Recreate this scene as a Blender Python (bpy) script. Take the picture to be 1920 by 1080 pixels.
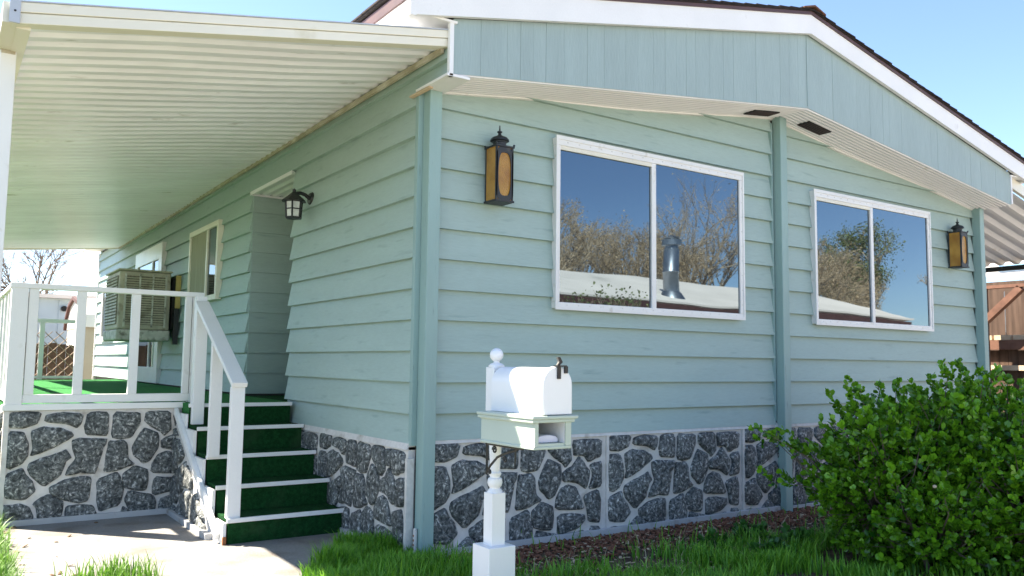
import bpy, math, random
import numpy as np
from mathutils import Vector, Matrix
random.seed(7); rng = np.random.default_rng(7)
for o in list(bpy.data.objects): bpy.data.objects.remove(o)
scene = bpy.context.scene
COL = scene.collection
R = math.radians

# ------------------------------------------------------------------ camera
yaw, pitch, roll = R(34.256), R(5.145), R(0.7056)
F = Vector((math.sin(yaw)*math.cos(pitch), math.cos(yaw)*math.cos(pitch), math.sin(pitch)))
r0 = Vector((math.cos(yaw), -math.sin(yaw), 0)); u0 = r0.cross(F)
rv = r0*math.cos(roll)+u0*math.sin(roll); uv = -r0*math.sin(roll)+u0*math.cos(roll)
cam = bpy.data.cameras.new('camera'); camo = bpy.data.objects.new('camera', cam); COL.objects.link(camo)
camo.matrix_world = Matrix(((rv.x,uv.x,-F.x,-2.555),(rv.y,uv.y,-F.y,-4.8408),(rv.z,uv.z,-F.z,1.231),(0,0,0,1)))
cam.sensor_width = 36; cam.lens = 29.507; cam.clip_end = 1500; cam.clip_start = .05
cam.dof.use_dof = True; cam.dof.focus_distance = 5.6; cam.dof.aperture_fstop = 4.5
scene.camera = camo
# ------------------------------------------------------------------ sky and sun
SUNV = Vector((-.60, .67, 1.0)).normalized()          # towards the sun
elev = math.asin(SUNV.z); az = math.atan2(SUNV.x, SUNV.y)
world = bpy.data.worlds.new('World'); scene.world = world; world.use_nodes = True
wn = world.node_tree; bg = wn.nodes['Background']
sky = wn.nodes.new('ShaderNodeTexSky'); sky.sky_type = 'NISHITA'; sky.sun_disc = False
sky.sun_elevation = elev; sky.sun_rotation = az; sky.altitude = 700; sky.dust_density = .5; sky.air_density = .85; sky.ozone_density = 4.0
wn.links.new(sky.outputs[0], bg.inputs[0]); bg.inputs[1].default_value = .09
sl = bpy.data.lights.new('sun', 'SUN'); sl.energy = 5.0; sl.angle = R(.53); sl.color = (1, .95, .87)
so = bpy.data.objects.new('sun', sl); COL.objects.link(so)
so.rotation_euler = (-SUNV).to_track_quat('-Z', 'Y').to_euler(); so.location = (-10, 14, 20)
vs = scene.view_settings; vs.view_transform = 'Standard'; vs.look = 'None'; vs.exposure = 2.15; vs.gamma = 1
vs.use_white_balance = True; vs.white_balance_temperature = 7100; vs.white_balance_tint = 10   # camera balanced for open shade
scene.render.engine = 'CYCLES'; scene.cycles.max_bounces = 8; scene.cycles.diffuse_bounces = 3
scene.cycles.use_denoising = True
scene.cycles.sample_clamp_indirect = 8

# ------------------------------------------------------------------ materials
MATS = {}
def pm(name, col, rough=.5, var=.08, vs=2.0, bump=0., bs=60, spec=.5, metal=0., col2=None, thr=None, stretch=(1,1,1), fine=.0, fs=120, dirt=None):
    m = bpy.data.materials.new(name); m.use_nodes = True; nt = m.node_tree; b = nt.nodes['Principled BSDF']
    N = nt.nodes.new; L = nt.links.new
    b.inputs['Roughness'].default_value = rough; b.inputs['Specular IOR Level'].default_value = spec; b.inputs['Metallic'].default_value = metal
    tc = N('ShaderNodeTexCoord'); mp = N('ShaderNodeMapping'); mp.inputs['Scale'].default_value = stretch
    L(tc.outputs['Object'], mp.inputs['Vector'])
    n1 = N('ShaderNodeTexNoise'); n1.inputs['Scale'].default_value = vs; n1.inputs['Detail'].default_value = 6; L(mp.outputs[0], n1.inputs['Vector'])
    cr = N('ShaderNodeValToRGB')
    c1 = [max(0, c*(1-var)) for c in col]; c2 = col2 or [min(1, c*(1+var)) for c in col]
    lo, hi = thr or (.3, .7)
    cr.color_ramp.elements[0].position = lo; cr.color_ramp.elements[1].position = hi
    cr.color_ramp.elements[0].color = (*c1, 1); cr.color_ramp.elements[1].color = (*c2, 1)
    L(n1.outputs['Fac'], cr.inputs[0]); out = cr.outputs[0]
    if fine:
        n2 = N('ShaderNodeTexNoise'); n2.inputs['Scale'].default_value = fs; n2.inputs['Detail'].default_value = 3; L(mp.outputs[0], n2.inputs['Vector'])
        mx = N('ShaderNodeMix'); mx.data_type = 'RGBA'; mx.blend_type = 'MULTIPLY'; mx.inputs[0].default_value = 1
        mr = N('ShaderNodeMapRange'); mr.inputs[1].default_value = .3; mr.inputs[2].default_value = .7; mr.inputs[3].default_value = 1-fine; mr.inputs[4].default_value = 1+fine
        L(n2.outputs['Fac'], mr.inputs[0]); L(out, mx.inputs[6]); L(mr.outputs[0], mx.inputs[7]); out = mx.outputs[2]
    if dirt:                                   # (colour, scale, low, high): stains with a shape of their own
        n4 = N('ShaderNodeTexNoise'); n4.inputs['Scale'].default_value = dirt[1]; n4.inputs['Detail'].default_value = 8; L(mp.outputs[0], n4.inputs['Vector'])
        mr2 = N('ShaderNodeMapRange'); mr2.inputs[1].default_value = dirt[2]; mr2.inputs[2].default_value = dirt[3]
        mx2 = N('ShaderNodeMix'); mx2.data_type = 'RGBA'; L(n4.outputs['Fac'], mr2.inputs[0]); L(mr2.outputs[0], mx2.inputs[0])
        L(out, mx2.inputs[6]); mx2.inputs[7].default_value = (*dirt[0], 1); out = mx2.outputs[2]
    L(out, b.inputs['Base Color'])
    if bump:
        n3 = N('ShaderNodeTexNoise'); n3.inputs['Scale'].default_value = bs; n3.inputs['Detail'].default_value = 5; L(mp.outputs[0], n3.inputs['Vector'])
        bp = N('ShaderNodeBump'); bp.inputs['Strength'].default_value = bump; bp.inputs['Distance'].default_value = .01
        L(n3.outputs['Fac'], bp.inputs['Height']); L(bp.outputs[0], b.inputs['Normal'])
    MATS[name] = m; return m

TEAL = (.35, .46, .425)
pm('siding_front', TEAL, .55, .04, 1.2, .12, 30, .35, stretch=(1,1,7), fine=.04, fs=14, dirt=((.2,.29,.27), 3.1, .6, .85))
pm('siding_side', TEAL, .55, .04, 1.2, .12, 30, .35, stretch=(1,1,7), fine=.04, fs=14, dirt=((.2,.29,.27), 3.1, .6, .85))
pm('teal_trim', (.265, .395, .375), .5, .06, 2.0, .2, 25, .4, stretch=(6,6,.7), dirt=((.17,.24,.22), 9, .66, .8))  # teal darkened to stand for shade on the posts' left faces
pm('gable_paint', (.305, .395, .39), .55, .05, 1.6, .25, 25, .35, stretch=(5,5,.6), fine=.04, fs=12)
pm('white_paint', (.78, .78, .77), .45, .03, 3, .08, 40, .45, fine=.02, dirt=((.55,.53,.48), 6, .66, .84))
pm('white_metal', (.76, .76, .74), .35, .03, 4, .0, 40, .5, dirt=((.5,.46,.38), 11, .64, .82))
pm('white_trim', (.80, .80, .79), .5, .03, 3, .1, 30, .4, dirt=((.5,.46,.4), 7, .7, .85))
pm('soffit_metal', (.80, .80, .82), .4, .04, 2.0, 0, 40, .5, dirt=((.5,.45,.36), 5, .66, .85))
pm('awning_metal', (.82, .83, .87), .28, .07, 1.1, .05, 6, .5, stretch=(.5,2,1), fine=.04, fs=9, dirt=((.36,.34,.30), 7.0, .66, .8))
pm('cream_metal', (.74, .71, .60), .4, .05, 2, 0, 40, .5, dirt=((.5,.45,.28), 4, .62, .85))
pm('ledger_metal', (.42,.37,.27), .5, .15, 3, .1, 20, .4, dirt=((.62,.58,.48), 5, .5, .7))
pm('grey_cap', (.42, .46, .52), .45, .05, 9)
pm('brown_edge', (.075, .035, .032), .5, .2, 6)
pm('shingle', (.028, .023, .022), .9, .3, 25, .5, 90, .2)
pm('shingle_brown', (.14, .07, .045), .9, .3, 15, .5, 90, .2)
pm('black_metal', (.012, .013, .014), .4, .2, 12, .1, 70, .5)
pm('old_black', (.016, .02, .022), .5, .3, 22, .2, 50, .5, dirt=((.07,.06,.045), 16, .62, .8))
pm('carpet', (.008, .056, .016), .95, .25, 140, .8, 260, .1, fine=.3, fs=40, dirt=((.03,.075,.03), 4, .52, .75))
pm('carpet_deck_lit', (.04, .20, .06), .95, .2, 120, .8, 260, .1, fine=.2, fs=30)  # carpet colour lightened to stand for sunlight on the deck
pm('concrete', (.235, .228, .215), .85, .14, 1.4, .35, 70, .3, fine=.12, fs=55, dirt=((.13,.10,.075), 3.1, .5, .8))
pm('trim_grey', (.46, .46, .46), .5, .08, 6, .0, 40, .4, dirt=((.25,.2,.15), 9, .62, .8))
pm('screw_grey', (.6,.6,.58), .5, .1, 9)
pm('soil', (.085, .055, .04), .95, .4, 9, .9, 35, .1, col2=(.16,.115,.08))
pm('ground', (.37, .34, .30), .95, .15, .8, .5, 12, .1, col2=(.43,.40,.355))
pm('lawn_soil', (.07, .11, .03), .95, .3, 3, .6, 30, .1, col2=(.13,.13,.06))
pm('asphalt', (.24, .235, .225), .9, .15, 1, .3, 90, .2)  # road grey lightened to bounce more light onto the front wall
pm('bark_chip', (.17, .065, .04), .9, .5, 30, .3, 60, .1, col2=(.34,.16,.10))
pm('twig_dry', (.46, .36, .25), .9, .3, 12, 0, 60, .1)
pm('bark', (.13, .10, .075), .9, .3, 8, .4, 40, .1)
pm('bark_far', (.17, .13, .10), .9, .3, 8, .4, 40, .1)
pm('dry_leaf', (.17, .11, .07), .8, .35, 3, 0, 60, .1)
pm('galvanised', (.30, .33, .36), .38, .15, 9, .05, 20, .5, metal=.85)
pm('roof_white', (.80, .71, .63), .7, .08, .8, .2, 6, .3, dirt=((.5,.46,.4), .7, .6, .8))
pm('tan_wall', (.36, .30, .24), .8, .1, 2)
pm('brick_tan', (.42, .25, .17), .85, .15, 4, .3, 30)
pm('pale_blue', (.44, .52, .56), .5, .06, 1.5)
pm('blue_stripe', (.22, .40, .58), .5, .06, 3)
pm('fence_wood', (.085, .055, .04), .85, .3, 3, .4, 30, .15, stretch=(6,6,.6))  # wood darkened in place of the carport's shade on the fence
pm('red_wood', (.15, .075, .05), .7, .25, 4, .3, 30, .2, stretch=(2,2,2))
pm('pale_and_lit_wood', (.52, .40, .27), .8, .15, 5, .2, 40)
pm('shed_white', (.62, .60, .58), .7, .06, 3)
pm('shed_trim', (.09, .035, .028), .7, .2, 6)
pm('lattice_tan', (.36, .25, .18), .8, .2, 8)
pm('cooler_paint', (.42, .39, .30), .6, .18, 4, .15, 20, .35, fine=.06, fs=30, dirt=((.13,.10,.06), 6, .55, .75))
pm('cooler_pale', (.50, .49, .43), .6, .2, 9, .2, 20, .3, dirt=((.16,.15,.12), 14, .5, .7))
pm('cooler_pad', (.17, .15, .11), .95, .3, 30, .6, 40, .1)
pm('yellow_plate', (.40, .30, .10), .7, .2, 9)
pm('sage', (.46, .53, .46), .5, .04, 4, .1, 30, .4)
pm('box_white', (.83, .83, .83), .4, .02, 4, .05, 30, .5)
pm('paper', (.66, .66, .74), .7, .05, 10)
pm('debris_white', (.7, .7, .7), .7, .1, 10)
pm('dark_inside', (.02, .02, .02), .9, .1, 3)
pm('curtain', (.34, .33, .25), .9, .15, 3, .2, 9, .1, stretch=(14,14,.4))
pm('interior_wall', (.10, .10, .09), .9, .1, 3)
pm('flower', (.75, .55, .40), .7, .2, 10)
pm('rust', (.25, .10, .04), .85, .3, 20)

def stone_mat():
    m = bpy.data.materials.new('faux_stone'); m.use_nodes = True; nt = m.node_tree; b = nt.nodes['Principled BSDF']; N = nt.nodes.new; L = nt.links.new
    tc = N('ShaderNodeTexCoord'); oi = N('ShaderNodeObjectInfo')
    ad = N('ShaderNodeVectorMath'); ad.operation = 'ADD'; L(tc.outputs['Object'], ad.inputs[0]); L(oi.outputs['Location'], ad.inputs[1])
    ds = N('ShaderNodeTexNoise'); ds.inputs['Scale'].default_value = 14; ds.inputs['Detail'].default_value = 4; L(ad.outputs[0], ds.inputs['Vector'])
    sc = N('ShaderNodeVectorMath'); sc.operation = 'SCALE'; sc.inputs['Scale'].default_value = .09; L(ds.outputs['Color'], sc.inputs[0])
    a2 = N('ShaderNodeVectorMath'); a2.operation = 'ADD'; L(ad.outputs[0], a2.inputs[0]); L(sc.outputs[0], a2.inputs[1])
    n1 = N('ShaderNodeTexNoise'); n1.inputs['Scale'].default_value = 42; n1.inputs['Detail'].default_value = 4; n1.inputs['Roughness'].default_value = .6; L(a2.outputs[0], n1.inputs['Vector'])
    n2 = N('ShaderNodeTexNoise'); n2.inputs['Scale'].default_value = 5; L(ad.outputs[0], n2.inputs['Vector'])
    cr = N('ShaderNodeValToRGB'); e = cr.color_ramp.elements
    e[0].position = .36; e[0].color = (.03, .034, .035, 1); e[1].position = .66; e[1].color = (.55, .55, .53, 1)
    k = e.new(.50); k.color = (.115, .125, .124, 1); k = e.new(.59); k.color = (.215, .226, .22, 1)
    L(n1.outputs['Fac'], cr.inputs[0])
    mx = N('ShaderNodeMix'); mx.data_type = 'RGBA'; mx.blend_type = 'MULTIPLY'; mx.inputs[0].default_value = 1
    mr = N('ShaderNodeMapRange'); mr.inputs[1].default_value = .3; mr.inputs[2].default_value = .7; mr.inputs[3].default_value = .75; mr.inputs[4].default_value = 1.25
    L(n2.outputs['Fac'], mr.inputs[0]); L(cr.outputs[0], mx.inputs[6]); L(mr.outputs[0], mx.inputs[7]); L(mx.outputs[2], b.inputs['Base Color'])
    bp = N('ShaderNodeBump'); bp.inputs['Strength'].default_value = .9; bp.inputs['Distance'].default_value = .012
    L(n1.outputs['Fac'], bp.inputs['Height']); L(bp.outputs[0], b.inputs['Normal'])
    b.inputs['Roughness'].default_value = .6; b.inputs['Specular IOR Level'].default_value = .35
    MATS['faux_stone'] = m
stone_mat()
pm('mortar', (.64, .61, .575), .7, .1, 5, .15, 60, .3, fine=.08, fs=25, dirt=((.25,.2,.13), 6, .6, .8))

def glass_mat(name, ior, col=(.012,.014,.016), wav=.035):
    m = bpy.data.materials.new(name); m.use_nodes = True; nt = m.node_tree; b = nt.nodes['Principled BSDF']; N = nt.nodes.new; L = nt.links.new
    b.inputs['Base Color'].default_value = (*col, 1); b.inputs['Roughness'].default_value = .012; b.inputs['IOR'].default_value = ior
    tc = N('ShaderNodeTexCoord'); n = N('ShaderNodeTexNoise'); n.inputs['Scale'].default_value = 1.1; n.inputs['Detail'].default_value = 1; L(tc.outputs['Object'], n.inputs['Vector'])
    bp = N('ShaderNodeBump'); bp.inputs['Strength'].default_value = wav; bp.inputs['Distance'].default_value = .12; L(n.outputs['Fac'], bp.inputs['Height']); L(bp.outputs[0], b.inputs['Normal'])
    b.inputs['Specular Tint'].default_value = (.60, .80, .95, 1)  # blue tint stands for the deep blue of the mirrored sky
    MATS[name] = m
glass_mat('window_glass', 2.4)
def amber_mat():
    m = bpy.data.materials.new('amber_glass'); m.use_nodes = True; nt = m.node_tree; b = nt.nodes['Principled BSDF']; N = nt.nodes.new; L = nt.links.new
    tc = N('ShaderNodeTexCoord'); v = N('ShaderNodeTexVoronoi'); v.inputs['Scale'].default_value = 110; L(tc.outputs['Object'], v.inputs['Vector'])
    n = N('ShaderNodeTexNoise'); n.inputs['Scale'].default_value = 7; L(tc.outputs['Object'], n.inputs['Vector'])
    cr = N('ShaderNodeValToRGB'); e = cr.color_ramp.elements; e[0].position = .25; e[0].color = (.26,.11,.015,1); e[1].position = .75; e[1].color = (.50,.27,.05,1); L(n.outputs['Fac'], cr.inputs[0])
    L(cr.outputs[0], b.inputs['Base Color']); b.inputs['Roughness'].default_value = .25; b.inputs['IOR'].default_value = 1.5
    bp = N('ShaderNodeBump'); bp.inputs['Strength'].default_value = .6; bp.inputs['Distance'].default_value = .004; L(v.outputs['Distance'], bp.inputs['Height']); L(bp.outputs[0], b.inputs['Normal'])
    MATS['amber_glass'] = m
amber_mat()
pm('frosted_glass', (.62, .64, .60), .2, .15, 30, .3, 60, .6)
def leaf_mat(name, c1, c2, rough=.35, trans=.25):
    m = bpy.data.materials.new(name); m.use_nodes = True; nt = m.node_tree; b = nt.nodes['Principled BSDF']; N = nt.nodes.new; L = nt.links.new
    at = N('ShaderNodeAttribute'); at.attribute_name = 'tone'
    cr = N('ShaderNodeValToRGB'); e = cr.color_ramp.elements; e[0].color = (*c1, 1); e[1].color = (*c2, 1); L(at.outputs['Fac'], cr.inputs[0]); L(cr.outputs[0], b.inputs['Base Color'])
    b.inputs['Roughness'].default_value = rough
    t = N('ShaderNodeBsdfTranslucent'); L(cr.outputs[0], t.inputs['Color'])
    mx = N('ShaderNodeMixShader'); mx.inputs[0].default_value = trans
    L(b.outputs[0], mx.inputs[1]); L(t.outputs[0], mx.inputs[2]); L(mx.outputs[0], nt.nodes['Material Output'].inputs['Surface'])
    MATS[name] = m
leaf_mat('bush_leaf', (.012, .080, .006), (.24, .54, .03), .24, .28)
leaf_mat('grass_blade', (.05, .22, .010), (.27, .56, .05), .5, .35)
leaf_mat('grass_lit', (.05, .16, .012), (.2, .38, .05), .5, .3)
leaf_mat('olive_leaf', (.09, .12, .035), (.24, .27, .10), .6, .25)
leaf_mat('straw', (.36, .30, .16), (.62, .54, .34), .7, .2)
leaf_mat('shade_hedge_leaf', (.02, .05, .012), (.06, .11, .03), .5, .15)
leaf_mat('weed_leaf', (.02, .085, .012), (.07, .22, .03), .4, .25)

# ------------------------------------------------------------------ builders
WPOS = {}
def link(o, parent=None, pos=(0,0,0)):
    COL.objects.link(o); p = Vector(pos); WPOS[o.name] = p
    if parent is not None:
        o.parent = parent; o.location = p - WPOS[parent.name]
    else: o.location = p
    return o
def thing(name, label, cat, loc=(0,0,0), group=None):
    o = bpy.data.objects.new(name, None); o.empty_display_size = .2; link(o, None, loc)
    return tag(o, label, cat, group)
def tag(o, label, cat, group=None, kind=None):
    o['label'] = label
    if cat: o['category'] = cat
    if group: o['group'] = group
    if kind: o['kind'] = kind
    return o
class M:
    def __init__(s): s.v = []; s.f = []
    def add(s, vs, fs):
        n = len(s.v); s.v += [tuple(p) for p in vs]; s.f += [tuple(i+n for i in f) for f in fs]; return s
    def box(s, x0, x1, y0, y1, z0, z1):
        return s.add([(x0,y0,z0),(x1,y0,z0),(x1,y1,z0),(x0,y1,z0),(x0,y0,z1),(x1,y0,z1),(x1,y1,z1),(x0,y1,z1)],
                     [(0,3,2,1),(4,5,6,7),(0,1,5,4),(1,2,6,5),(2,3,7,6),(3,0,4,7)])
    def prism(s, poly, d):                      # polygon (3d points) swept by vector d
        n = len(poly); d = Vector(d); a = [Vector(p) for p in poly]; b = [p+d for p in a]
        return s.add(a+b, [tuple(range(n))[::-1], tuple(range(n, 2*n))]+[(i,(i+1)%n,n+(i+1)%n,n+i) for i in range(n)])
    def bar(s, p, q, w, h, up=(0,0,1)):         # square bar from p to q
        p, q = Vector(p), Vector(q); d = (q-p).normalized(); a = d.cross(Vector(up)).normalized()*w/2; b = a.cross(d).normalized()*h/2
        return s.prism([p+a+b, p-a+b, p-a-b, p+a-b], q-p)
    def tube(s, pts, rad, n=8):
        pts = [Vector(p) for p in pts]; rr = rad if hasattr(rad, '__len__') else [rad]*len(pts); V = []
        for i, p in enumerate(pts):
            d = (pts[min(i+1,len(pts)-1)]-pts[max(i-1,0)]).normalized(); a = d.orthogonal().normalized() if i == 0 else (a - d*a.dot(d)).normalized(); b = d.cross(a)
            V += [p+(a*math.cos(t)+b*math.sin(t))*rr[i] for t in [2*math.pi*k/n for k in range(n)]]
        fs = [(i*n+k, i*n+(k+1)%n, (i+1)*n+(k+1)%n, (i+1)*n+k) for i in range(len(pts)-1) for k in range(n)]
        return s.add(V, fs+[tuple(range(n))[::-1], tuple(range((len(pts)-1)*n, len(pts)*n))])
    def lathe(s, c, prof, n=20):                # prof: (radius, z)
        V = [(c[0]+r*math.cos(2*math.pi*k/n), c[1]+r*math.sin(2*math.pi*k/n), c[2]+z) for r, z in prof for k in range(n)]
        fs = [(i*n+k, i*n+(k+1)%n, (i+1)*n+(k+1)%n, (i+1)*n+k) for i in range(len(prof)-1) for k in range(n)]
        return s.add(V, fs+[tuple(range(n))[::-1], tuple(range((len(prof)-1)*n, len(prof)*n))])
    def mesh(s, name, mat, smooth=False):
        me = bpy.data.meshes.new(name); me.from_pydata(s.v, [], s.f); me.materials.append(MATS[mat])
        if smooth:
            for p in me.polygons: p.use_smooth = True
        me.update(); return me
    def build(s, name, mat, parent=None, bevel=0, smooth=False, pos=(0,0,0), label=None):
        o = bpy.data.objects.new(name, s.mesh(name, mat, smooth)); link(o, parent, pos)
        if bevel:
            b = o.modifiers.new('bevel', 'BEVEL'); b.width = bevel; b.segments = 2; b.limit_method = 'ANGLE'
        if smooth:
            try: o.data.set_sharp_from_angle(angle=R(40))
            except Exception: pass
        if label: o['label'] = label
        return o
def part(name, mat, parent, bx, bevel=0, label=None):
    return M().box(*bx).build(name, mat, parent, bevel, label=label)
def fastmesh(name, V, T, mat, tone=None, smooth=False):   # V (n,3) array, T (m,3) triangles
    me = bpy.data.meshes.new(name); me.vertices.add(len(V)); me.vertices.foreach_set('co', np.asarray(V, np.float32).ravel())
    me.loops.add(len(T)*3); me.loops.foreach_set('vertex_index', np.asarray(T, np.int32).ravel())
    me.polygons.add(len(T)); me.polygons.foreach_set('loop_start', np.arange(0, len(T)*3, 3, dtype=np.int32)); me.polygons.foreach_set('loop_total', np.full(len(T), 3, np.int32))
    if smooth: me.polygons.foreach_set('use_smooth', np.ones(len(T), bool))
    me.update(calc_edges=True); me.materials.append(MATS[mat])
    if tone is not None:
        a = me.attributes.new('tone', 'FLOAT', 'POINT'); a.data.foreach_set('value', np.asarray(tone, np.float32))
    return me

# ------------------------------------------------------------------ ground
g = M().box(-250, 250, -250, 250, -.3, -.05).build('ground', 'ground'); tag(g, 'dry dirt ground running out to the horizon', None, kind='structure')
g = M().box(-.9, 7.4, -4.2, .02, -.2, -.022).build('planting_bed', 'soil'); tag(g, 'brown soil bed in front of the teal house', None, kind='structure')
g = M().prism([(-2.16,-9,-.12),(-.78,-9,-.12),(-.78,-.12,-.12),(-.1,.78,-.12),(-.03,.95,-.12),(-.03,2.5,-.12),(-2.16,2.5,-.12)], (0,0,.118)).build('walkway', 'concrete'); tag(g, 'pale concrete walkway leading to the green steps', None, kind='structure')
g = M().box(-14, -2.16, -5.4, 30, -.1, -.046).build('side_lawn', 'lawn_soil'); tag(g, 'grassy strip to the left of the porch', None, kind='structure')
g = M().box(-60, 60, -9.2, -5.6, -.045, -.035).build('road', 'asphalt'); tag(g, 'road in front of the house, lightened to bounce light', None, kind='structure')

# ------------------------------------------------------------------ house
house = thing('mobile_home', 'teal mobile home with lap siding and dark stone skirting', 'house', (0,0,0))
S = .2032; Z0 = .9
core = M().box(.03,7.07,.031,2.36,-.04,3.36).box(1.65,7.07,2.36,3.63,-.04,3.36).box(.03,7.07,3.63,13.37,-.04,3.36).box(.03,1.65,2.36,3.63,2.99,3.36)
core.prism([(.03,0.05,3.36),(7.07,.05,3.36),(3.55,.05,4.05)], (0,13.3,0))
core.build('wall_core', 'interior_wall', house)
def board_front(x0, x1, zb, zt, y=0, lip=.029, mat='siding_front'):
    m = M().prism([(x0,y+.03,zb),(x0,y-lip,zb),(x0,y-lip+.002,zb+.004),(x0,y+.008,zt),(x0,y+.03,zt)], (x1-x0,0,0))
    return m.build('siding_board', mat, house)
def board_side(y0, y1, zb, zt, x=0, lip=.030):
    m = M().prism([(x+.03,y0,zb),(x-lip,y0,zb),(x-lip+.002,y0,zb+.004),(x+.008,y0,zt),(x+.03,y0,zt)], (0,y1-y0,0))
    return m.build('siding_board', 'siding_side', house)
def sof(x): return 3.045+.1225*(x if x < 3.55 else 7.1-x)
for k in range(-1, 13):
    zb = Z0+k*S if k >= 0 else .728; zt = Z0+(k+1)*S+.012
    for a, b in ((.10, 3.535), (3.66, 7.005)):
        lim = (zt-3.40)/.206                              # keep the upper boards under the roof slope
        a2, b2 = (max(a, lim), b) if a < 3 else (a, min(b, 7.1-lim))
        if b2-a2 > .2: board_front(a2, b2, zb+rng.uniform(-.0015,.0015), zt)
M().box(3.523,3.545,-.024,.02,.76,3.42).build('seam_strip', 'teal_trim', house)
for x0 in (.008, 3.558, 7.01):
    M().box(x0, x0+.091, -.102, -.008, -.06, sof(x0+.05)+.02).build('trim_post', 'teal_trim', house, bevel=.006)
for k in range(-1, 12):
    zb = Z0+k*S if k >= 0 else .712; zt = min(Z0+(k+1)*S+.012, 3.30)
    if k == -1: board_side(.02, 2.39, zb, zt); continue
    if zb < 2.9:
        board_side(.035, 2.385, zb, zt); board_side(3.605, 13.38, zb, zt)
        M().prism([(0,3.605,zb),(0,3.58,zb),(0,3.596,zt),(0,3.62,zt)], (1.65,0,0)).build('siding_board', 'siding_side', house)   # recess return wall
    else:
        board_side(-.385 if zb > 3.0 else .035, 13.38, zb, zt)
# metal end caps that close the lapped corners
M().box(-.026,.03,-.007,.034,.7,3.05).build('corner_trim', 'teal_trim', house)
M().box(-.03,.002,13.38,13.42,0,3.3).build('corner_trim', 'white_trim', house)
part('recess_wall', 'siding_side', house, (1.6,1.65,2.36,3.63,.6,3.0)); part('recess_wall', 'siding_side', house, (.03,1.65,2.36,2.385,.6,3.0))
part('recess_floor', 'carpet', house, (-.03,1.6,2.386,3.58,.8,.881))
V = []; pr = []
for i in range(17): pr += [(-.026+i*.1,2.926),(.0+i*.1,2.908),(.045+i*.1,2.908),(.062+i*.1,2.926)]
for y in (2.37, 3.60): V += [(x,y,z) for x, z in pr]
n = len(pr); M().add(V, [(k,k+1,n+k+1,n+k) for k in range(n-1)]).build('recess_ceiling', 'soffit_metal', house)
M().box(-.034,-.027,2.388,3.60,2.896,2.931).build('recess_trim', 'soffit_metal', house); M().box(-.02,1.6,3.562,3.578,2.892,2.912).build('recess_trim', 'soffit_metal', house)
dr = part('door', 'shed_trim', house, (1.57,1.605,2.5,3.42,.88,2.9)); M().lathe((1.55,2.6,1.85), [(.0,-.03),(.03,-.02),(.03,.02),(0,.03)]).build('handle', 'galvanised', dr, smooth=True)  # door out of view, kept dark to cut light bounced inside the recess
# hidden sides, so that the place is closed
part('side_wall', 'siding_side', house, (7.07,7.1,0,13.4,-.02,3.3)); part('back_wall', 'siding_side', house, (0,7.1,13.37,13.4,-.02,3.36))

# --- stone skirting: one moulded panel of stones, repeated
PAN = [[(22,-14),(229,-16),(209,-95),(125,-124),(22,-119)],[(269,-34),(366,-19),(510,-32),(504,-104),(465,-136),(418,-104),(259,-86)],[(549,-26),(697,-24),(690,-189),(682,-200),(538,-189),(533,-113)],
[(17,-155),(120,-157),(154,-243),(156,-331),(120,-387),(57,-422),(13,-401),(8,-271)],[(169,-156),(239,-126),(356,-135),(428,-165),(454,-192),(407,-235),(254,-308),(179,-336),(194,-267)],
[(449,-237),(511,-218),(688,-231),(687,-266),(660,-310),(627,-487),(531,-476),(417,-493),(427,-438),(485,-375),(459,-313)],[(174,-390),(254,-359),(355,-329),(407,-298),(448,-357),(407,-399),(375,-494),(274,-567),(194,-487),(164,-426)],
[(4,-472),(135,-424),(150,-476),(189,-516),(224,-591),(155,-654),(6,-624),(4,-521)],[(314,-581),(396,-532),(531,-510),(595,-518),(583,-691),(509,-706),(406,-670),(324,-622)],
[(23,-685),(138,-687),(183,-711),(217,-788),(200,-880),(30,-880)],[(211,-689),(312,-622),(414,-697),(397,-796),(380,-880),(254,-880),(239,-724)],[(636,-543),(778,-492),(800,-520),(825,-618),(811,-739),(664,-782),(645,-716)],
[(730,-25),(924,-32),(929,-115),(866,-221),(794,-233),(723,-214)],[(970,-30),(1149,-28),(1165,-165),(1111,-218),(1077,-177),(963,-108)],[(1190,-30),(1450,-31),(1441,-153),(1325,-189),(1284,-142),(1195,-142),(1184,-78)],
[(706,-251),(805,-249),(838,-274),(848,-384),(898,-434),(781,-472),(677,-487),(695,-328)],[(963,-152),(1071,-208),(1070,-319),(1005,-417),(960,-430),(893,-363),(882,-300),(928,-201)],
[(1236,-148),(1289,-211),(1336,-262),(1298,-381),(1227,-337),(1093,-317),(1094,-249),(1182,-214)],[(1337,-222),(1434,-198),(1446,-211),(1444,-374),(1328,-383),(1372,-280)],
[(1075,-367),(1133,-347),(1203,-367),(1249,-442),(1284,-525),(1027,-505),(1034,-435)],[(825,-506),(903,-449),(1004,-488),(997,-651),(835,-618),(819,-559)],[(1050,-546),(1283,-561),(1289,-605),(1223,-655),(1048,-691)],
[(1279,-436),(1419,-397),(1436,-479),(1427,-632),(1330,-612),(1320,-535)],[(838,-706),(868,-638),(1046,-687),(1074,-734),(1061,-880),(926,-880)],[(1096,-880),(1099,-727),(1266,-677),(1307,-698),(1323,-880)],
[(427,-880),(438,-720),(523,-723),(618,-735),(636,-784),(647,-880)],[(795,-880),(832,-758),(905,-809),(915,-880)],[(1340,-690),(1352,-655),(1430,-668),(1434,-880),(1345,-880)]]
PW = 1.506
def clip(poly, a, b, c):                                  # keep a*u+b*z <= c
    out = []
    for i in range(len(poly)):
        p, q = poly[i], poly[(i+1) % len(poly)]; dp, dq = a*p[0]+b*p[1]-c, a*q[0]+b*q[1]-c
        if dp <= 0: out.append(p)
        if dp*dq < 0: t = dp/(dp-dq); out.append((p[0]+t*(q[0]-p[0]), p[1]+t*(q[1]-p[1])))
    return out
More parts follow.
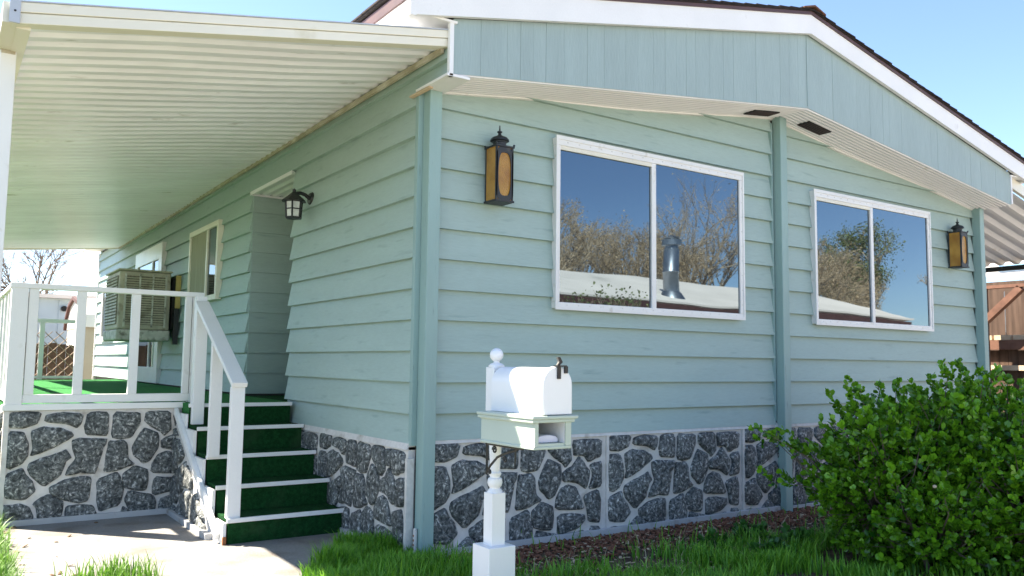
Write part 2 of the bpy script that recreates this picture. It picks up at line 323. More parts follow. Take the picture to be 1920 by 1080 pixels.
def area(p): return .5*sum(p[i][0]*p[(i+1)%len(p)][1]-p[(i+1)%len(p)][0]*p[i][1] for i in range(len(p)))
def stone_mesh(poly, seed):
    rr = random.Random(seed); P = [Vector((x, z)) for x, z in poly]
    if area(poly) < 0: P = P[::-1]
    n = len(P); Q = []
    for i in range(n):                                    # round the corners a little, roughen the edges
        a, b, c = P[i-1], P[i], P[(i+1) % n]
        for q in (b.lerp(a, .13), b.lerp(c, .13)): Q.append(q+Vector((rr.uniform(-1,1), rr.uniform(-1,1)))*.0035)
        m = b.lerp(c, .5)
        if (c-b).length > .09: Q.append(m+Vector((rr.uniform(-1,1), rr.uniform(-1,1)))*.005)
    c = sum(Q, Vector((0,0)))/len(Q); n = len(Q)
    Q = [q+(q-c).normalized()*.008 for q in Q]; V = []; Fs = []
    for ring, (ins, h) in enumerate(((0,.0),(.003,.015),(.012,.024),(.03,.029))):
        for q in Q:
            d = c-q; L = max(d.length, 1e-4); p = q+d*min(ins/L, .6); V.append((p.x, -h-(rr.uniform(-.0035,.0035) if ring > 1 else 0), p.y))
    for k in range(3): Fs += [(k*n+i, k*n+(i+1)%n, (k+1)*n+(i+1)%n, (k+1)*n+i) for i in range(n)]
    V.append((c.x, -.031, c.y)); Fs += [(3*n+i, 3*n+(i+1)%n, 4*n) for i in range(n)]
    m = M(); m.add(V, Fs); return m.mesh('stone', 'faux_stone', True)
STONES = {}
def stone_panel(parent, org, rz, lo, hi, drop, line=None):
    # org: world point at u=0, top edge; the wall runs along u; lo..hi limits; drop: how far the wall goes down
    for j in range(math.floor(lo/PW), math.ceil(hi/PW)):
        for i, pl in enumerate(PAN):
            p = [(x/1000, z/1000) for x, z in pl]
            q = clip(clip(clip(p, -1, 0, -(lo-j*PW+.012)), 1, 0, hi-j*PW-.012), 0, -1, drop)
            if line: q = clip(q, line[0], line[1], line[2]-line[0]*j*PW)
            if len(q) < 3 or abs(area(q)) < .0015: continue
            if q == p: me = STONES.setdefault(i, None) or stone_mesh(p, i); STONES[i] = me
            else: me = stone_mesh(q, i)
            o = bpy.data.objects.new('stone', me); d = Vector((j*PW,0,0)); d.rotate(Matrix.Rotation(rz, 3, 'Z'))
            link(o, parent, Vector(org)+d); o.rotation_euler = (0,0,rz)
sk = M().box(.10,7.02,-.018,.02,-.08,.722).prism([(.10,-.034,.706),(.10,-.018,.742),(.10,.02,.742),(.10,.02,.706)], (6.9,0,0))
for x in (.096, 1.602, 3.108, 4.614, 6.12): sk.box(x-.014, x+.012, -.03, -.01, -.05, .71)
sk = sk.build('stone_skirting', 'mortar', house); stone_panel(sk, (.096,-.014,.715), 0, .02, 6.9, .78)
part('base_trim', 'trim_grey', house, (.1,3.54,-.056,-.0,-.06,.035), .003); part('base_trim', 'trim_grey', house, (3.66,7.0,-.056,0,-.06,.022), .003)
sk = M().box(-.03,.02,.02,2.2,-.08,.69).prism([(-.046,.02,.672),(-.03,.02,.712),(.02,.02,.712),(.02,.02,.672)], (0,2.2,0)).box(-.05,.0,-.004,.024,-.06,.62).box(-.042,.0,1.49,1.518,-.05,.69).build('stone_skirting', 'mortar', house)
stone_panel(sk, (-.027,1.506,.685), R(-90), -.62, 1.49, .74)
part('base_trim', 'trim_grey', house, (-.070,-.01,.06,2.2,-.06,.032), .003)
hook = M().box(-.016,.004,-.062,-.034,-.03,.19)
hook.build('vent_strip', 'shed_white', house, bevel=.006)
for k in range(6): M().box(-.0185,-.0155,-.054,-.042,.0+k*.028,.012+k*.028).build('slot', 'rust', house)

# --- gable overhang: vertical plank panel, soffit, barge boards, roof
YP = -.40
panel = M().prism([(0.0,YP+.0035,3.07),(3.55,YP+.0035,3.505),(7.09,YP+.0035,3.07),(7.09,YP+.0035,3.36),(3.55,YP+.0035,4.13),(0,YP+.0035,3.36)], (0,.02,0)).build('gable_panel', 'gable_paint', house)
def ptop(x): return 3.388+.2105*(x if x < 3.55 else 7.1-x)
x = 0.0
while x < 7.08:
    w = random.choice((.105,.155,.205,.205,.12)); e = min(x+w, 7.09)
    if x < 3.55 < e: e = 3.55
    a, b = x+.0008, e-.0008
    M().prism([(a,YP,sof(a)-.012),(b,YP,sof(b)-.012),(b,YP,ptop(b)),(a,YP,ptop(a))], (0,.013,0)).build('plank', 'gable_paint', panel, pos=(0,random.uniform(-.001,.001),0))
    x = e
part('gable_seam', 'gable_paint', house, (3.541,3.559,YP-.006,YP+.002,3.487,4.12))
M().box(-.030,.0,YP-.012,YP+.02,3.012,3.36).build('end_trim', 'white_trim', house, bevel=.003)
M().box(7.09,7.115,YP-.012,YP+.02,3.04,3.36).build('end_trim', 'white_trim', house, bevel=.003)
for sgn in (0, 1):                                        # corrugated soffit, ribs along the slope
    prof = []
    for i in range(9):
        y = -.005-.39*i/9; prof += [(y, .0), (y-.018, .0), (y-.022, -.008), (y-.038, -.008)]
    prof += [(-.395, 0)]
    xs = [0, .9, 1.8, 2.6, 3.2, 3.56] if not sgn else [3.54, 3.9, 4.6, 5.4, 6.3, 7.09]
    V = []; Fs = []
    for x in xs:
        wob = .012*math.sin(x*2.3)
        V += [(x, y, sof(x)-.012+h+wob*(1+y/.4)) for y, h in prof]
    n = len(prof)
    for i in range(len(xs)-1): Fs += [(i*n+k, i*n+k+1, (i+1)*n+k+1, (i+1)*n+k) for k in range(n-1)]
    sfo = M().add(V, Fs).build('soffit', 'soffit_metal', house)
    # wall channel under the soffit
    V = []
    for x in xs: V += [(x, -.024, sof(x)-.03+.012*math.sin(x*2.3)), (x, -.03, sof(x)-.005+.012*math.sin(x*2.3)), (x, 0, sof(x)-.0+.012*math.sin(x*2.3)), (x, 0, sof(x)-.034+.012*math.sin(x*2.3))]
    Fs = []
    for i in range(len(xs)-1): Fs += [(i*4+k, i*4+(k+1)%4, (i+1)*4+(k+1)%4, (i+1)*4+k) for k in range(4)]
    M().add(V, Fs).build('soffit_channel', 'white_trim', sfo)
    c = 3.22 if not sgn else 3.95
    z = lambda x: sof(x)-.026
    vent = M().prism([(c-.16,-.24,z(c-.16)),(c+.16,-.24,z(c+.16)),(c+.16,-.11,z(c+.16)),(c-.16,-.11,z(c-.16))], (0,0,.012)).build('soffit_vent', 'dark_inside', sfo)
    for q in range(5):
        y = -.232+q*.026; M().prism([(c-.15,y,z(c-.15)-.002),(c+.15,y,z(c+.15)-.002),(c+.15,y+.012,z(c+.15)+.004),(c-.15,y+.012,z(c-.15)+.004)], (0,0,.002)).build('louvre', 'brown_edge', vent)
def rb(x): return 3.386+.2065*(x if x < 3.55 else 7.1-x)   # bottom of the barge board
M().box(-.045,.12,-.412,.004,3.012,3.028).build('soffit_corner', 'white_trim', house)
board_side(-.385, .04, 3.028, 3.148)
M().bar((-.05,.06,2.99),(-.02,-.16,3.008), .03, .012).build('loose_trim', 'pale_and_lit_wood', house)
YF = -.452
for a, b in ((-.29, 3.55), (3.55, 7.42)):
    M().prism([(a,YF,rb(a)),(b,YF,rb(b)),(b,YF,rb(b)+.168),(a,YF,rb(a)+.168)], (0,.035,0)).build('barge_board', 'white_paint', house)
    M().prism([(a,YF-.012,rb(a)+.168),(b,YF-.012,rb(b)+.168),(b,YF-.012,rb(b)+.196),(a,YF-.012,rb(a)+.196)], (0,.06,0)).build('drip_edge', 'brown_edge', house)
for sx in (0, 1):                                         # eaves along both long sides
    X = lambda x: x if not sx else 7.1-x
    a, b = sorted((X(-.33), X(-.29))); M().box(a, b, YF, 13.6, rb(X(-.3))-.005, rb(X(-.3))+.15).build('eave_board', 'white_paint', house)
    a, b = sorted((X(-.29), X(.02))); M().box(a, b, YF+.036, 13.6, rb(X(-.3))+.03, rb(X(-.3))+.045).build('eave_soffit', 'white_trim', house)
    a, b = sorted((X(-.345), X(-.33))); M().box(a, b, YF, 13.6, rb(X(-.3))+.10, rb(X(-.3))+.17).build('drip_edge', 'brown_edge', house)
def rt(x): return rb(x)+.197
roof = M().prism([(-.36,YF-.02,rt(-.36)),(3.55,YF-.02,rt(3.55)),(7.46,YF-.02,rt(7.46)),(7.46,YF-.02,rt(7.46)+.014),(3.55,YF-.02,rt(3.55)+.014),(-.36,YF-.02,rt(-.36)+.014)], (0,14.1,0)).build('roof', 'shingle', house)
NS = 27
for side in (0, 1):
    for i in range(NS):
        for c in range(3):
            t = i/NS*3.9; x0 = -.37+t; x1 = x0+.19
            X = (lambda x: x) if not side else (lambda x: 7.1-x)
            y0 = YF-.028+c*.33-(.16 if i % 2 and c else 0)+random.uniform(-.006,.006); y1 = YF-.028+(c+1)*.33-(.16 if i % 2 else 0)-.006
            za, zb = rt(X(x0))+.026+random.uniform(0,.004), rt(X(min(x1,3.6)))+.016
            M().prism([(X(x0),y0,za-.012),(X(x1),y0,zb-.008),(X(x1),y0,zb),(X(x0),y0,za)], (0,y1-y0,0)).build('shingle', 'shingle', roof)
for i in range(6):
    y0 = YF-.045+i*.2; M().prism([(3.40,y0,rt(3.4)+.03),(3.55,y0,rt(3.55)+.045),(3.70,y0,rt(3.7)+.03),(3.70,y0,rt(3.7)+.018),(3.55,y0,rt(3.55)+.03),(3.40,y0,rt(3.4)+.018)], (0,.24,.006)).build('ridge_cap', 'shingle_brown' if i < 2 else 'shingle', roof)

# --- front windows
def window_front(x0, x1, z0, z1, mul):
    w = thing_part('window', house)
    f = M(); t = .045; y0, y1 = -.058, .0
    f.box(x0,x1,y0,y1,z1-.060,z1).box(x0,x1,y0,y1,z0,z0+.045).box(x0,x0+.034,y0,y1,z0+.045,z1-.060).box(x1-.044,x1,y0,y1,z0+.045,z1-.060)
    f = f.build('frame', 'white_metal', w, bevel=.004)
    M().box(x0-.008,x1+.008,-.065,-.056,z1-.018,z1+.010).build('flange', 'white_metal', w)
    M().box(x0-.008,x1+.008,-.065,-.056,z0-.010,z0+.016).build('flange', 'white_metal', w)
    M().box(x0-.008,x0+.010,-.065,-.056,z0+.016,z1-.018).build('flange', 'white_metal', w); M().box(x1-.010,x1+.008,-.065,-.056,z0+.016,z1-.018).build('flange', 'white_metal', w)
    sc = M()
    for k in range(18):
        xx = x0+.1+k*(x1-x0-.2)/17; sc.box(xx-.005,xx+.005,-.061,-.057,z1-.036,z1-.030); sc.box(xx-.005,xx+.005,-.061,-.057,z0+.022,z0+.028)
    for k in range(9):
        zz = z0+.12+k*(z1-z0-.25)/8; sc.box(x1-.026,x1-.018,-.061,-.057,zz-.004,zz+.004)
    sc.build('screw_row', 'screw_grey', w)['kind'] = 'stuff'
    M().box(mul-.028,mul+.004,-.054,-.006,z0+.045,z1-.060).build('mullion', 'white_metal', w, bevel=.003)
    M().box(mul+.004,mul+.022,-.050,-.006,z0+.045,z1-.060).build('sash_rail', 'black_metal' if mul > 9 else 'white_metal', w, bevel=.002)
    M().box(x0+.034,mul-.028,-.037,-.033,z0+.045,z1-.060).build('pane', 'window_glass', w)
    M().box(mul+.022,x1-.044,-.044,-.040,z0+.045,z1-.060).build('pane', 'window_glass', w)
    M().box(x0+.034,mul-.028,-.052,-.034,z1-.09,z1-.0605).build('gasket', 'cream_metal', w)
    return w
def thing_part(name, parent):
    o = bpy.data.objects.new(name, None); o.empty_display_size = .1; return link(o, parent, WPOS[parent.name])
window_front(1.085, 3.10, 1.632, 2.888, 2.06); window_front(4.09, 6.05, 1.63, 2.876, 5.01)
# --- windows and patio door of the long side
def window_side(y0, y1, z0, z1, mul, mat='cream_metal', t=.06, name='window'):
    w = thing_part(name, house)
    M().box(-.066,.0,y0,y1,z1-t,z1).box(-.066,0,y0,y1,z0,z0+t).box(-.066,0,y0,y0+t,z0+t,z1-t).box(-.066,0,y1-t,y1,z0+t,z1-t).build('frame', mat, w, bevel=.004)
    M().box(-.060,-.01,mul-.025,mul+.025,z0+t,z1-t).build('mullion', mat, w)
    M().box(-.042,-.038,y0+t,mul-.025,z0+t,z1-t).build('pane', 'window_glass', w)
    M().box(-.048,-.044,mul+.025,y1-t,z0+t,z1-t).build('pane', 'curtain' if name == 'window' and y0 < 6 else 'window_glass', w)
window_side(4.62, 5.92, 1.90, 2.79, 5.1)
window_side(7.45, 9.35, .90, 2.86, 8.1, 'white_metal', .22, 'patio_door')
window_side(11.3, 12.5, 1.55, 2.6, 11.9, 'white_metal', .08)

# ------------------------------------------------------------------ porch awning
aw = thing('porch_awning', 'cream corrugated metal awning roofing the porch beside the house', 'awning', (-2.33,.1,-.05))
YA, YB = -.33, 11.1
def zl(y): return 2.80+.14*(y-YA)/(YB-YA)                # outer low edge
def zw(y): return 3.225-.055*(y-YA)/(YB-YA)
V = []; Fs = []; P = .155; prof = []
y = YA+.02
while y < YB:
    prof += [(y,0),(y+.06,0),(y+.085,.018),(y+.13,.018)]; y += P
xs = [-2.36, -1.6, -.8, -.005]; n = len(prof)
for x in xs:
    t = (x+2.36)/2.36
    V += [(x, yy, zl(yy)*(1-t)+zw(yy)*t+h+.006*math.sin(yy*1.7+x*3)) for yy, h in prof]
for i in range(3): Fs += [(i*n+k, (i+1)*n+k, (i+1)*n+k+1, i*n+k+1) for k in range(n-1)]
pan = M().add(V, Fs); pan.add([(a,b,c+.003) for a,b,c in V], [f[::-1] for f in Fs]); pan.build('corrugated_panel', 'awning_metal', aw)
def slab(y0, y1, dz0, dz1): # sloped front fascia strip
    return M().prism([(-2.365,y0,zl(YA)+dz0),(-.006,y0,zw(YA)+dz0),(-.006,y0,zw(YA)+dz1),(-2.365,y0,zl(YA)+dz1)], (0,y1-y0,0))
slab(-.376,-.298,-.012,.039).build('fascia', 'cream_metal', aw, bevel=.003); slab(-.384,-.298,.041,.090).build('fascia', 'cream_metal', aw, bevel=.003)
slab(-.362,-.299,.030,.050).build('fascia_groove', 'trim_grey', aw); slab(-.390,-.33,.0905,.097).build('fascia_lip', 'grey_cap', aw)
cap = M().box(-2.375,-2.33,-.395,-.384,zl(YA)-.012,zl(YA)+.1).build('end_cap', 'grey_cap', aw, bevel=.002)
M().lathe((-2.352,-.396,zl(YA)+.045), [(0,-.005),(.005,-.003),(.005,.003),(0,.005)], 8).build('screw', 'black_metal', cap)
M().prism([(-2.40,YA-.04,zl(YA)-.01),(-2.34,YA-.04,zl(YA)-.01),(-2.34,YA-.04,zl(YA)+.09),(-2.40,YA-.04,zl(YA)+.09)], (0,YB-YA+.04,.14)).build('gutter', 'cream_metal', aw)
M().prism([(-2.34,YA+.01,zl(YA)-.012),(-2.28,YA+.01,zl(YA)-.012),(-2.28,YA+.01,zl(YA)+.01),(-2.34,YA+.01,zl(YA)+.01)], (0,YB-YA-.04,.14)).build('eave_channel', 'cream_metal', aw)
M().prism([(-.05,YA,zw(YA)-.045),(-.028,YA,zw(YA)-.045),(-.028,YA,zw(YA)+.0),(-.05,YA,zw(YA)-.012)], (0,YB-YA,-.03)).build('wall_ledger', 'ledger_metal', aw)
M().box(-2.36,-.03,YB-.02,YB+.03,2.90,2.96).box(-.03,-.02,YB,YB+.01,3,3.01).build('far_fascia', 'cream_metal', aw) if 0 else M().prism([(-2.36,YB,zl(YB)-.02),(-.03,YB,zw(YB)-.02),(-.03,YB,zw(YB)+.08),(-2.36,YB,zl(YB)+.08)], (0,.03,0)).build('far_fascia', 'cream_metal', aw)
for y in (.06, 3.7, 7.3, 10.9):
    p = M().box(-2.385,-2.312,y,y+.075,-.05,zl(y)-.012).build('post', 'white_metal', aw, bevel=.004)
    if y < 1: M().box(-2.380,-2.318,y-.003,y+.0,zl(y)-.028,zl(y)-.010).build('bracket', 'ledger_metal', p)

# ------------------------------------------------------------------ porch deck, steps, railings
dk = thing('porch_deck', 'raised porch with green carpet above a stone skirting wall', 'porch', (-1.1,2.4,0))
part('deck_floor', 'carpet_deck_lit', dk, (-2.10,-.03,2.44,10.72,.80,.882)); part('deck_lip', 'carpet_deck_lit', dk, (-.872,-.05,2.182,2.44,.80,.8815))
sk = M().box(-2.12,-.87,2.42,2.47,-.08,.835).box(-2.125,-2.09,2.405,2.47,-.05,.835).build('stone_skirting', 'mortar', dk)
stone_panel(sk, (-2.112,2.424,.836), 0, .012, 1.235, .82)
part('top_trim', 'white_trim', dk, (-2.14,-.85,2.395,2.46,.838,.884), .003); part('base_trim', 'trim_grey', dk, (-2.1,-.87,2.385,2.43,-.02,.04), .003)
sk = M().box(-2.12,-2.07,2.47,10.7,-.08,.835).build('stone_skirting', 'mortar', dk); stone_panel(sk, (-2.116,5.6,.836), R(-90), 0, 3.1, .82)
part('deck_back', 'white_paint', dk, (-2.1,0,10.70,10.74,-.05,.83))
st = thing('porch_steps', 'dark green carpeted steps with white nosings', 'steps', (-.47,1.5,0))
NZ = [(.968,.166),(1.262,.348),(1.552,.530),(1.842,.716),(2.13,.880)]
XL, XR = -.872, -.055
for i, (y, z) in enumerate(NZ):
    zb = NZ[i-1][1]-.004 if i else -.02
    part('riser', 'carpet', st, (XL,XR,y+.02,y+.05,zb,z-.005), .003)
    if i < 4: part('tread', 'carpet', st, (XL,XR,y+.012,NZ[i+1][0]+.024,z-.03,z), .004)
    part('nosing', 'white_paint', st, (XL-.015,XR+.008,y-.006,y+.016,z-.026,z+.004), .004)
pts = [(-.884,.985,-.01)]
for i, (y, z) in enumerate(NZ[:4]): pts += [(-.884,y+.018,z-.026),(-.884,NZ[i+1][0]+.018,z-.026)]
pts += [(-.884,2.148,.80),(-.884,2.40,.80),(-.884,2.40,.60),(-.884,1.12,-.01)]
M().prism(pts[::-1], (-.022,0,0)).build('stringer', 'white_paint', st)
part('stringer_end', 'rust', st, (-.907,-.884,.975,1.0,-.01,.05))
sk = M().prism([(-.885,2.42,-.05),(-.885,1.16,-.05),(-.885,1.16,.0),(-.885,2.3,.66),(-.885,2.42,.72)], (-.03,0,0)).build('stone_skirting', 'mortar', st)
stone_panel(sk, (-.915,2.41,.745), R(-90), .0, 1.2, .78, line=(.575,1.0,-.055))
M().bar((-.922,1.05,.045), (-.922,2.40,.815), .03, .055).build('sloped_trim', 'white_trim', st, bevel=.003)
part('base_trim', 'trim_grey', st, (-.964,-.91,1.2,2.38,-.01,.04), .003)
hr = thing('stair_handrail', 'white wooden handrail sloping down beside the green steps', 'handrail', (-.88,1.0,0))
part('post', 'white_paint', hr, (-.885,-.793,.985,1.03,.166,1.05), .004)
part('post', 'white_paint', hr, (-.885,-.80,1.52,1.56,.52,1.36), .004)
part('post', 'white_paint', hr, (-.865,-.775,2.10,2.19,.72,1.66), .004)
M().bar((-.84,.955,1.062), (-.825,2.12,1.685), .105, .036).build('rail', 'white_paint', hr, bevel=.004)
part('post_cap', 'white_paint', hr, (-.845,-.765,2.19,2.28,1.66,1.742), .003)
ra = thing('porch_railing', 'white wooden railing round the green carpeted porch', 'railing', (-2.1,2.45,.88))
part('corner_post', 'white_paint', ra, (-2.125,-2.015,2.40,2.51,.86,1.79), .004)
part('top_rail', 'white_paint', ra, (-2.135,-.735,2.395,2.475,1.75,1.79), .004); part('bottom_rail', 'white_paint', ra, (-2.015,-.80,2.41,2.46,.892,.955), .004)
for x in (-2.01, -1.683, -1.292, -.88):
    part('baluster', 'white_paint', ra, (x,x+(.066 if x < -1 else .05),2.41,2.455,.955,1.75), .003)
part('end_post', 'white_paint', ra, (-.825,-.745,2.415,2.50,.72,1.75), .004)
part('top_rail', 'white_paint', ra, (-2.13,-2.05,2.51,10.7,1.752,1.79), .004); part('bottom_rail', 'white_paint', ra, (-2.115,-2.07,2.51,10.7,.892,.955), .004)
y = 2.9
while y < 10.6: part('baluster', 'white_paint', ra, (-2.115,-2.075,y,y+.066,.955,1.752), .003); y += .42

# ------------------------------------------------------------------ wall lanterns
def lantern(x, label):
    t = thing('wall_lantern', label, 'lantern', (x, 0, 2.3), 'amber lanterns on the gable wall')
    w, y0, y1, z0, z1 = .141, -.172, -.032, 2.335, 2.70; x0, x1 = x, x+w; b = .014
    part('back_plate', 'old_black', t, (x0+.03,x1-.03,-.033,-.018,2.38,2.68), .002)
    fr = M()
    for xx in (x0, x1-b):
        for yy in (y0, y1-b): fr.box(xx,xx+b,yy,yy+b,z0,z1)
    fr.build('corner_bars', 'old_black', t, bevel=.002)
    M().box(x0-.006,x1+.006,y0-.006,y1+.006,z0-.014,z0).build('base', 'old_black', t, bevel=.002)
    M().box(x0-.006,x1+.006,y0-.006,y1+.006,z1,z1+.012).build('top_plate', 'old_black', t, bevel=.002)
    for xx in (x0-.002, x1+.002):
        for yy in (y0-.002, y1+.002): M().lathe((xx,yy,z1+.012), [(0,0),(.008,.004),(.008,.01),(0,.016)], 8).build('knob', 'old_black', t, smooth=True)
    M().box(x0+.002,x0+.006,y0+b,y1-b,z0,z1).build('side_glass', 'amber_glass', t); M().box(x1-.006,x1-.002,y0+b,y1-b,z0,z1).build('side_glass', 'amber_glass', t)
    M().box(x0+b,x1-b,y0+.008,y0+.011,z0,z1).build('front_glass', 'amber_glass', t)
    cx, cz, hw, hh = (x0+x1)/2, (z0+z1)/2-.005, .052, .150              # front plate with a long oval opening
    V = []; n = 28
    for k in range(n):
        a = 2*math.pi*k/n; ox = hw*math.copysign(abs(math.cos(a))**.55, math.cos(a)); oz = hh*math.copysign(abs(math.sin(a))**.8, math.sin(a))
        s = min((w/2)/max(abs(math.cos(a)),1e-6), .186/max(abs(math.sin(a)),1e-6)); px, pz = math.cos(a)*s, math.sin(a)*s
        V += [(cx+ox,y0,cz+oz),(cx+px,y0,min(max(cz+pz,z0),z1)),(cx+ox,y0+.006,cz+oz),(cx+px,y0+.006,min(max(cz+pz,z0),z1))]
    Fs = []
    for k in range(n):
        i, j = k*4, ((k+1)%n)*4; Fs += [(i,j,j+1,i+1),(i+2,i+3,j+3,j+2),(i,i+2,j+2,j)]
    M().add(V, Fs).build('oval_plate', 'old_black', t)
    cy = (y0+y1)/2
    M().lathe((cx,cy,z1+.01), [(.046,0),(.046,.03),(.05,.034),(.05,.04),(.066,.044),(.064,.056),(.05,.07),(.02,.082),(.012,.09),(.010,.10),(.018,.106),(.018,.112),(.006,.12),(.004,.15),(.001,.158)], 20).build('chimney_cap', 'old_black', t, smooth=True)
lantern(.484, 'black and amber box lantern between the corner post and the larger window')
lantern(6.452, 'black and amber box lantern at the right end of the gable wall')
pl = thing('porch_lantern', 'small black lantern with paned glass beside the porch entry', 'lantern', (0,1.93,2.5))
yl, xl = 1.93, -.165
M().tube([(-.01,yl,2.60),(-.035,yl,2.60)], [.06,.045], 16).build('wall_plate', 'black_metal', pl, smooth=True)
M().tube([(-.03,yl,2.60),(-.07,yl,2.63),(-.11,yl,2.64),(xl,yl,2.63)], .016, 8).build('arm', 'black_metal', pl, smooth=True)
M().lathe((xl,yl,2.56), [(.105,0),(.1,.008),(.055,.045),(.028,.07),(.014,.085),(.016,.1),(.002,.112)], 8).build('roof_cap', 'black_metal', pl)
M().lathe((xl,yl,2.425), [(.06,0),(.068,.135)], 6).build('glass', 'frosted_glass', pl)
fr = M()
for k in range(6):
    a = k*math.pi/3; c = lambda r, z, aa=a: (xl+r*math.cos(aa), yl+r*math.sin(aa), z)
    fr.bar(c(.062,2.42), c(.071,2.565), .012, .012, (1,0,.1))
    for z in (2.425, 2.495, 2.56): fr.bar(c(.062+.009*(z-2.42)/.145,z), c(.062+.009*(z-2.42)/.145,z,a+math.pi/3), .009, .009)
fr.build('cage', 'black_metal', pl)
M().lathe((xl,yl,2.408), [(.02,0),(.066,.006),(.068,.016),(.02,.018)], 6).build('base', 'black_metal', pl)

# ------------------------------------------------------------------ evaporative cooler
ac = thing('window_cooler', 'dusty beige evaporative cooler box mounted on the porch wall', 'cooler', (-.4,7.1,1.45))
M().box(-.74,-.13,6.5,7.45,1.60,2.33).build('cabinet', 'cooler_paint', ac, bevel=.02)
M().box(-.755,-.12,6.485,7.465,1.462,1.597).build('water_pan', 'cooler_pale', ac, bevel=.02)
M().box(-.76,-.115,6.48,7.47,2.332,2.355).build('lid', 'cooler_paint', ac, bevel=.01)
for fx0, fx1 in ((-.66,-.51),(-.49,-.355),(-.335,-.20)):
    lv = part('louvre_panel', 'cooler_pad', ac, (fx0,fx1,6.492,6.498,1.66,2.27))
    for k in range(20): M().prism([(fx0,6.492,1.666+k*.030),(fx0,6.480,1.666+k*.030),(fx0,6.491,1.684+k*.030)], (fx1-fx0,0,0)).build('louvre', 'cooler_paint', lv)
for x in (-.672,-.505,-.35,-.196): part('stile', 'cooler_pale', ac, (x-.006,x+.014,6.474,6.502,1.63,2.30))
for fy0 in (6.56, 6.85, 7.14): 
    lv = part('louvre_panel', 'cooler_pad', ac, (-.748,-.742,fy0,fy0+.27,1.66,2.27))
    for k in range(15): M().prism([(-.748,fy0,1.668+k*.04),(-.760,fy0,1.668+k*.04),(-.750,fy0,1.694+k*.04)], (0,.27,0)).build('louvre', 'cooler_paint', lv)
part('duct', 'dark_inside', ac, (-.10,-.02,6.56,7.5,1.62,2.28)); part('side_flap', 'yellow_plate', ac, (-.09,-.03,6.40,6.42,1.88,2.30)); part('bracket', 'black_metal', ac, (-.09,-.03,6.44,6.5,1.42,1.88))

# ------------------------------------------------------------------ mailbox
mb = thing('mailbox', 'white rural mailbox on a turned post over a sage newspaper box', 'mailbox', (-.255,-1.33,0))
px, py = -.255, -1.335
M().box(px-.076,px+.076,py-.076,py+.076,-.12,.352).build('post_base', 'box_white', mb, bevel=.004)
post = M().box(px-.038,px+.038,py-.038,py+.038,.352,.60)
post.prism([(px-.038,py-.038,.60),(px+.038,py-.038,.60),(px+.038,py+.038,.60),(px-.038,py+.038,.60)], (0,0,.001))
post.build('post', 'box_white', mb, bevel=.004)
M().lathe((px,py,.60), [(.038,0),(.035,.012),(.026,.02),(.026,.026),(.034,.034),(.038,.05),(.034,.068),(.025,.074),(.025,.08),(.031,.088),(.031,.096),(.024,.104),(.026,.14),(.030,.2),(.031,.262)], 24).build('turned_shaft', 'box_white', mb, smooth=True)
M().box(px-.038,px+.038,py-.038,py+.038,.862,1.213).build('upper_post', 'box_white', mb, bevel=.004)
M().lathe((px,py,1.213), [(.04,0),(.04,.008),(.03,.016),(.015,.022),(.014,.03)]+[(.034*math.sin(t), .06-.034*math.cos(t)) for t in [.45+i*(math.pi-.45)/10 for i in range(10)]]+[(.001,.094)], 24).build('finial', 'box_white', mb, smooth=True)
cx0, cx1, cy0, cy1 = -.380, -.178, -1.832, -1.40
cb = M().box(cx0,cx1,cy0,cy1,.868,.880).box(cx0,cx0+.014,cy0,cy1,.880,.972).box(cx1-.03,cx1,cy0,cy1,.880,.972).box(cx0+.014,cx1-.03,cy1-.012,cy1,.880,.972).build('newspaper_box', 'sage', mb)
M().box(cx0-.0045,cx1+.0045,cy0-.005,cy1+.005,.855,.869).build('base_moulding', 'sage', cb, bevel=.004)
M().prism([(cx0-.004,cy0,.968),(cx0-.004,cy1,.968),(cx0-.014,cy1,.988),(cx0-.014,cy0,.988)], (.01,0,0)).build('cornice', 'sage', cb)
M().box(cx0-.016,cx1+.016,cy0-.014,cy1+.012,.9725,.988).build('cornice', 'sage', cb, bevel=.004); M().box(cx0-.022,cx1+.03,cy0-.022,cy1+.012,.988,1.003).build('shelf', 'sage', cb, bevel=.004)
part('lining', 'box_white', cb, (cx0+.0145,cx0+.018,cy0+.002,cy1-.014,.8805,.972)); part('lining', 'box_white', cb, (cx1-.034,cx1-.0305,cy0+.002,cy1-.014,.8805,.972)); part('lining', 'box_white', cb, (cx0+.018,cx1-.034,cy1-.018,cy1-.0125,.8805,.972))
part('front_frame', 'sage', cb, (cx0,cx0+.02,cy0-.006,cy0-.0005,.869,.972)); part('front_frame', 'sage', cb, (cx1-.032,cx1,cy0-.006,cy0-.0005,.869,.972))
def vault(x0, x1, z0, zt, n=14):
    r = (x1-x0)/2; c = (x0+x1)/2; zs = zt-r
    return [(x0,z0)]+[(c-r*math.cos(math.pi*k/n), zs+r*math.sin(math.pi*k/n)) for k in range(n+1)]+[(x1,z0)]
bx0, bx1 = -.333, -.177
M().prism([(x,-1.80,z) for x, z in vault(bx0,bx1,1.004,1.215)], (0,.39,0)).build('body', 'box_white', mb, bevel=.002, smooth=True)
dr = M().prism([(x,-1.838,z) for x, z in vault(bx0-.004,bx1+.004,1.006,1.220)], (0,.036,0)).build('door', 'box_white', mb, bevel=.005, smooth=True)
M().box(-.262,-.243,-1.846,-1.838,1.165,1.222).build('latch', 'black_metal', dr, bevel=.001); M().box(-.268,-.214,-1.850,-1.82,1.219,1.226).build('latch_hook', 'black_metal', dr)
M().box(-.222,-.206,-1.848,-1.838,1.19,1.222).build('latch', 'black_metal', dr)
M().prism([(-.252,-1.83,1.226),(-.238,-1.83,1.226),(-.222,-1.83,1.24),(-.236,-1.83,1.263),(-.252,-1.83,1.262),(-.242,-1.83,1.242)], (0,.012,0)).build('flag', 'black_metal', mb)
br = M(); xb = -.345
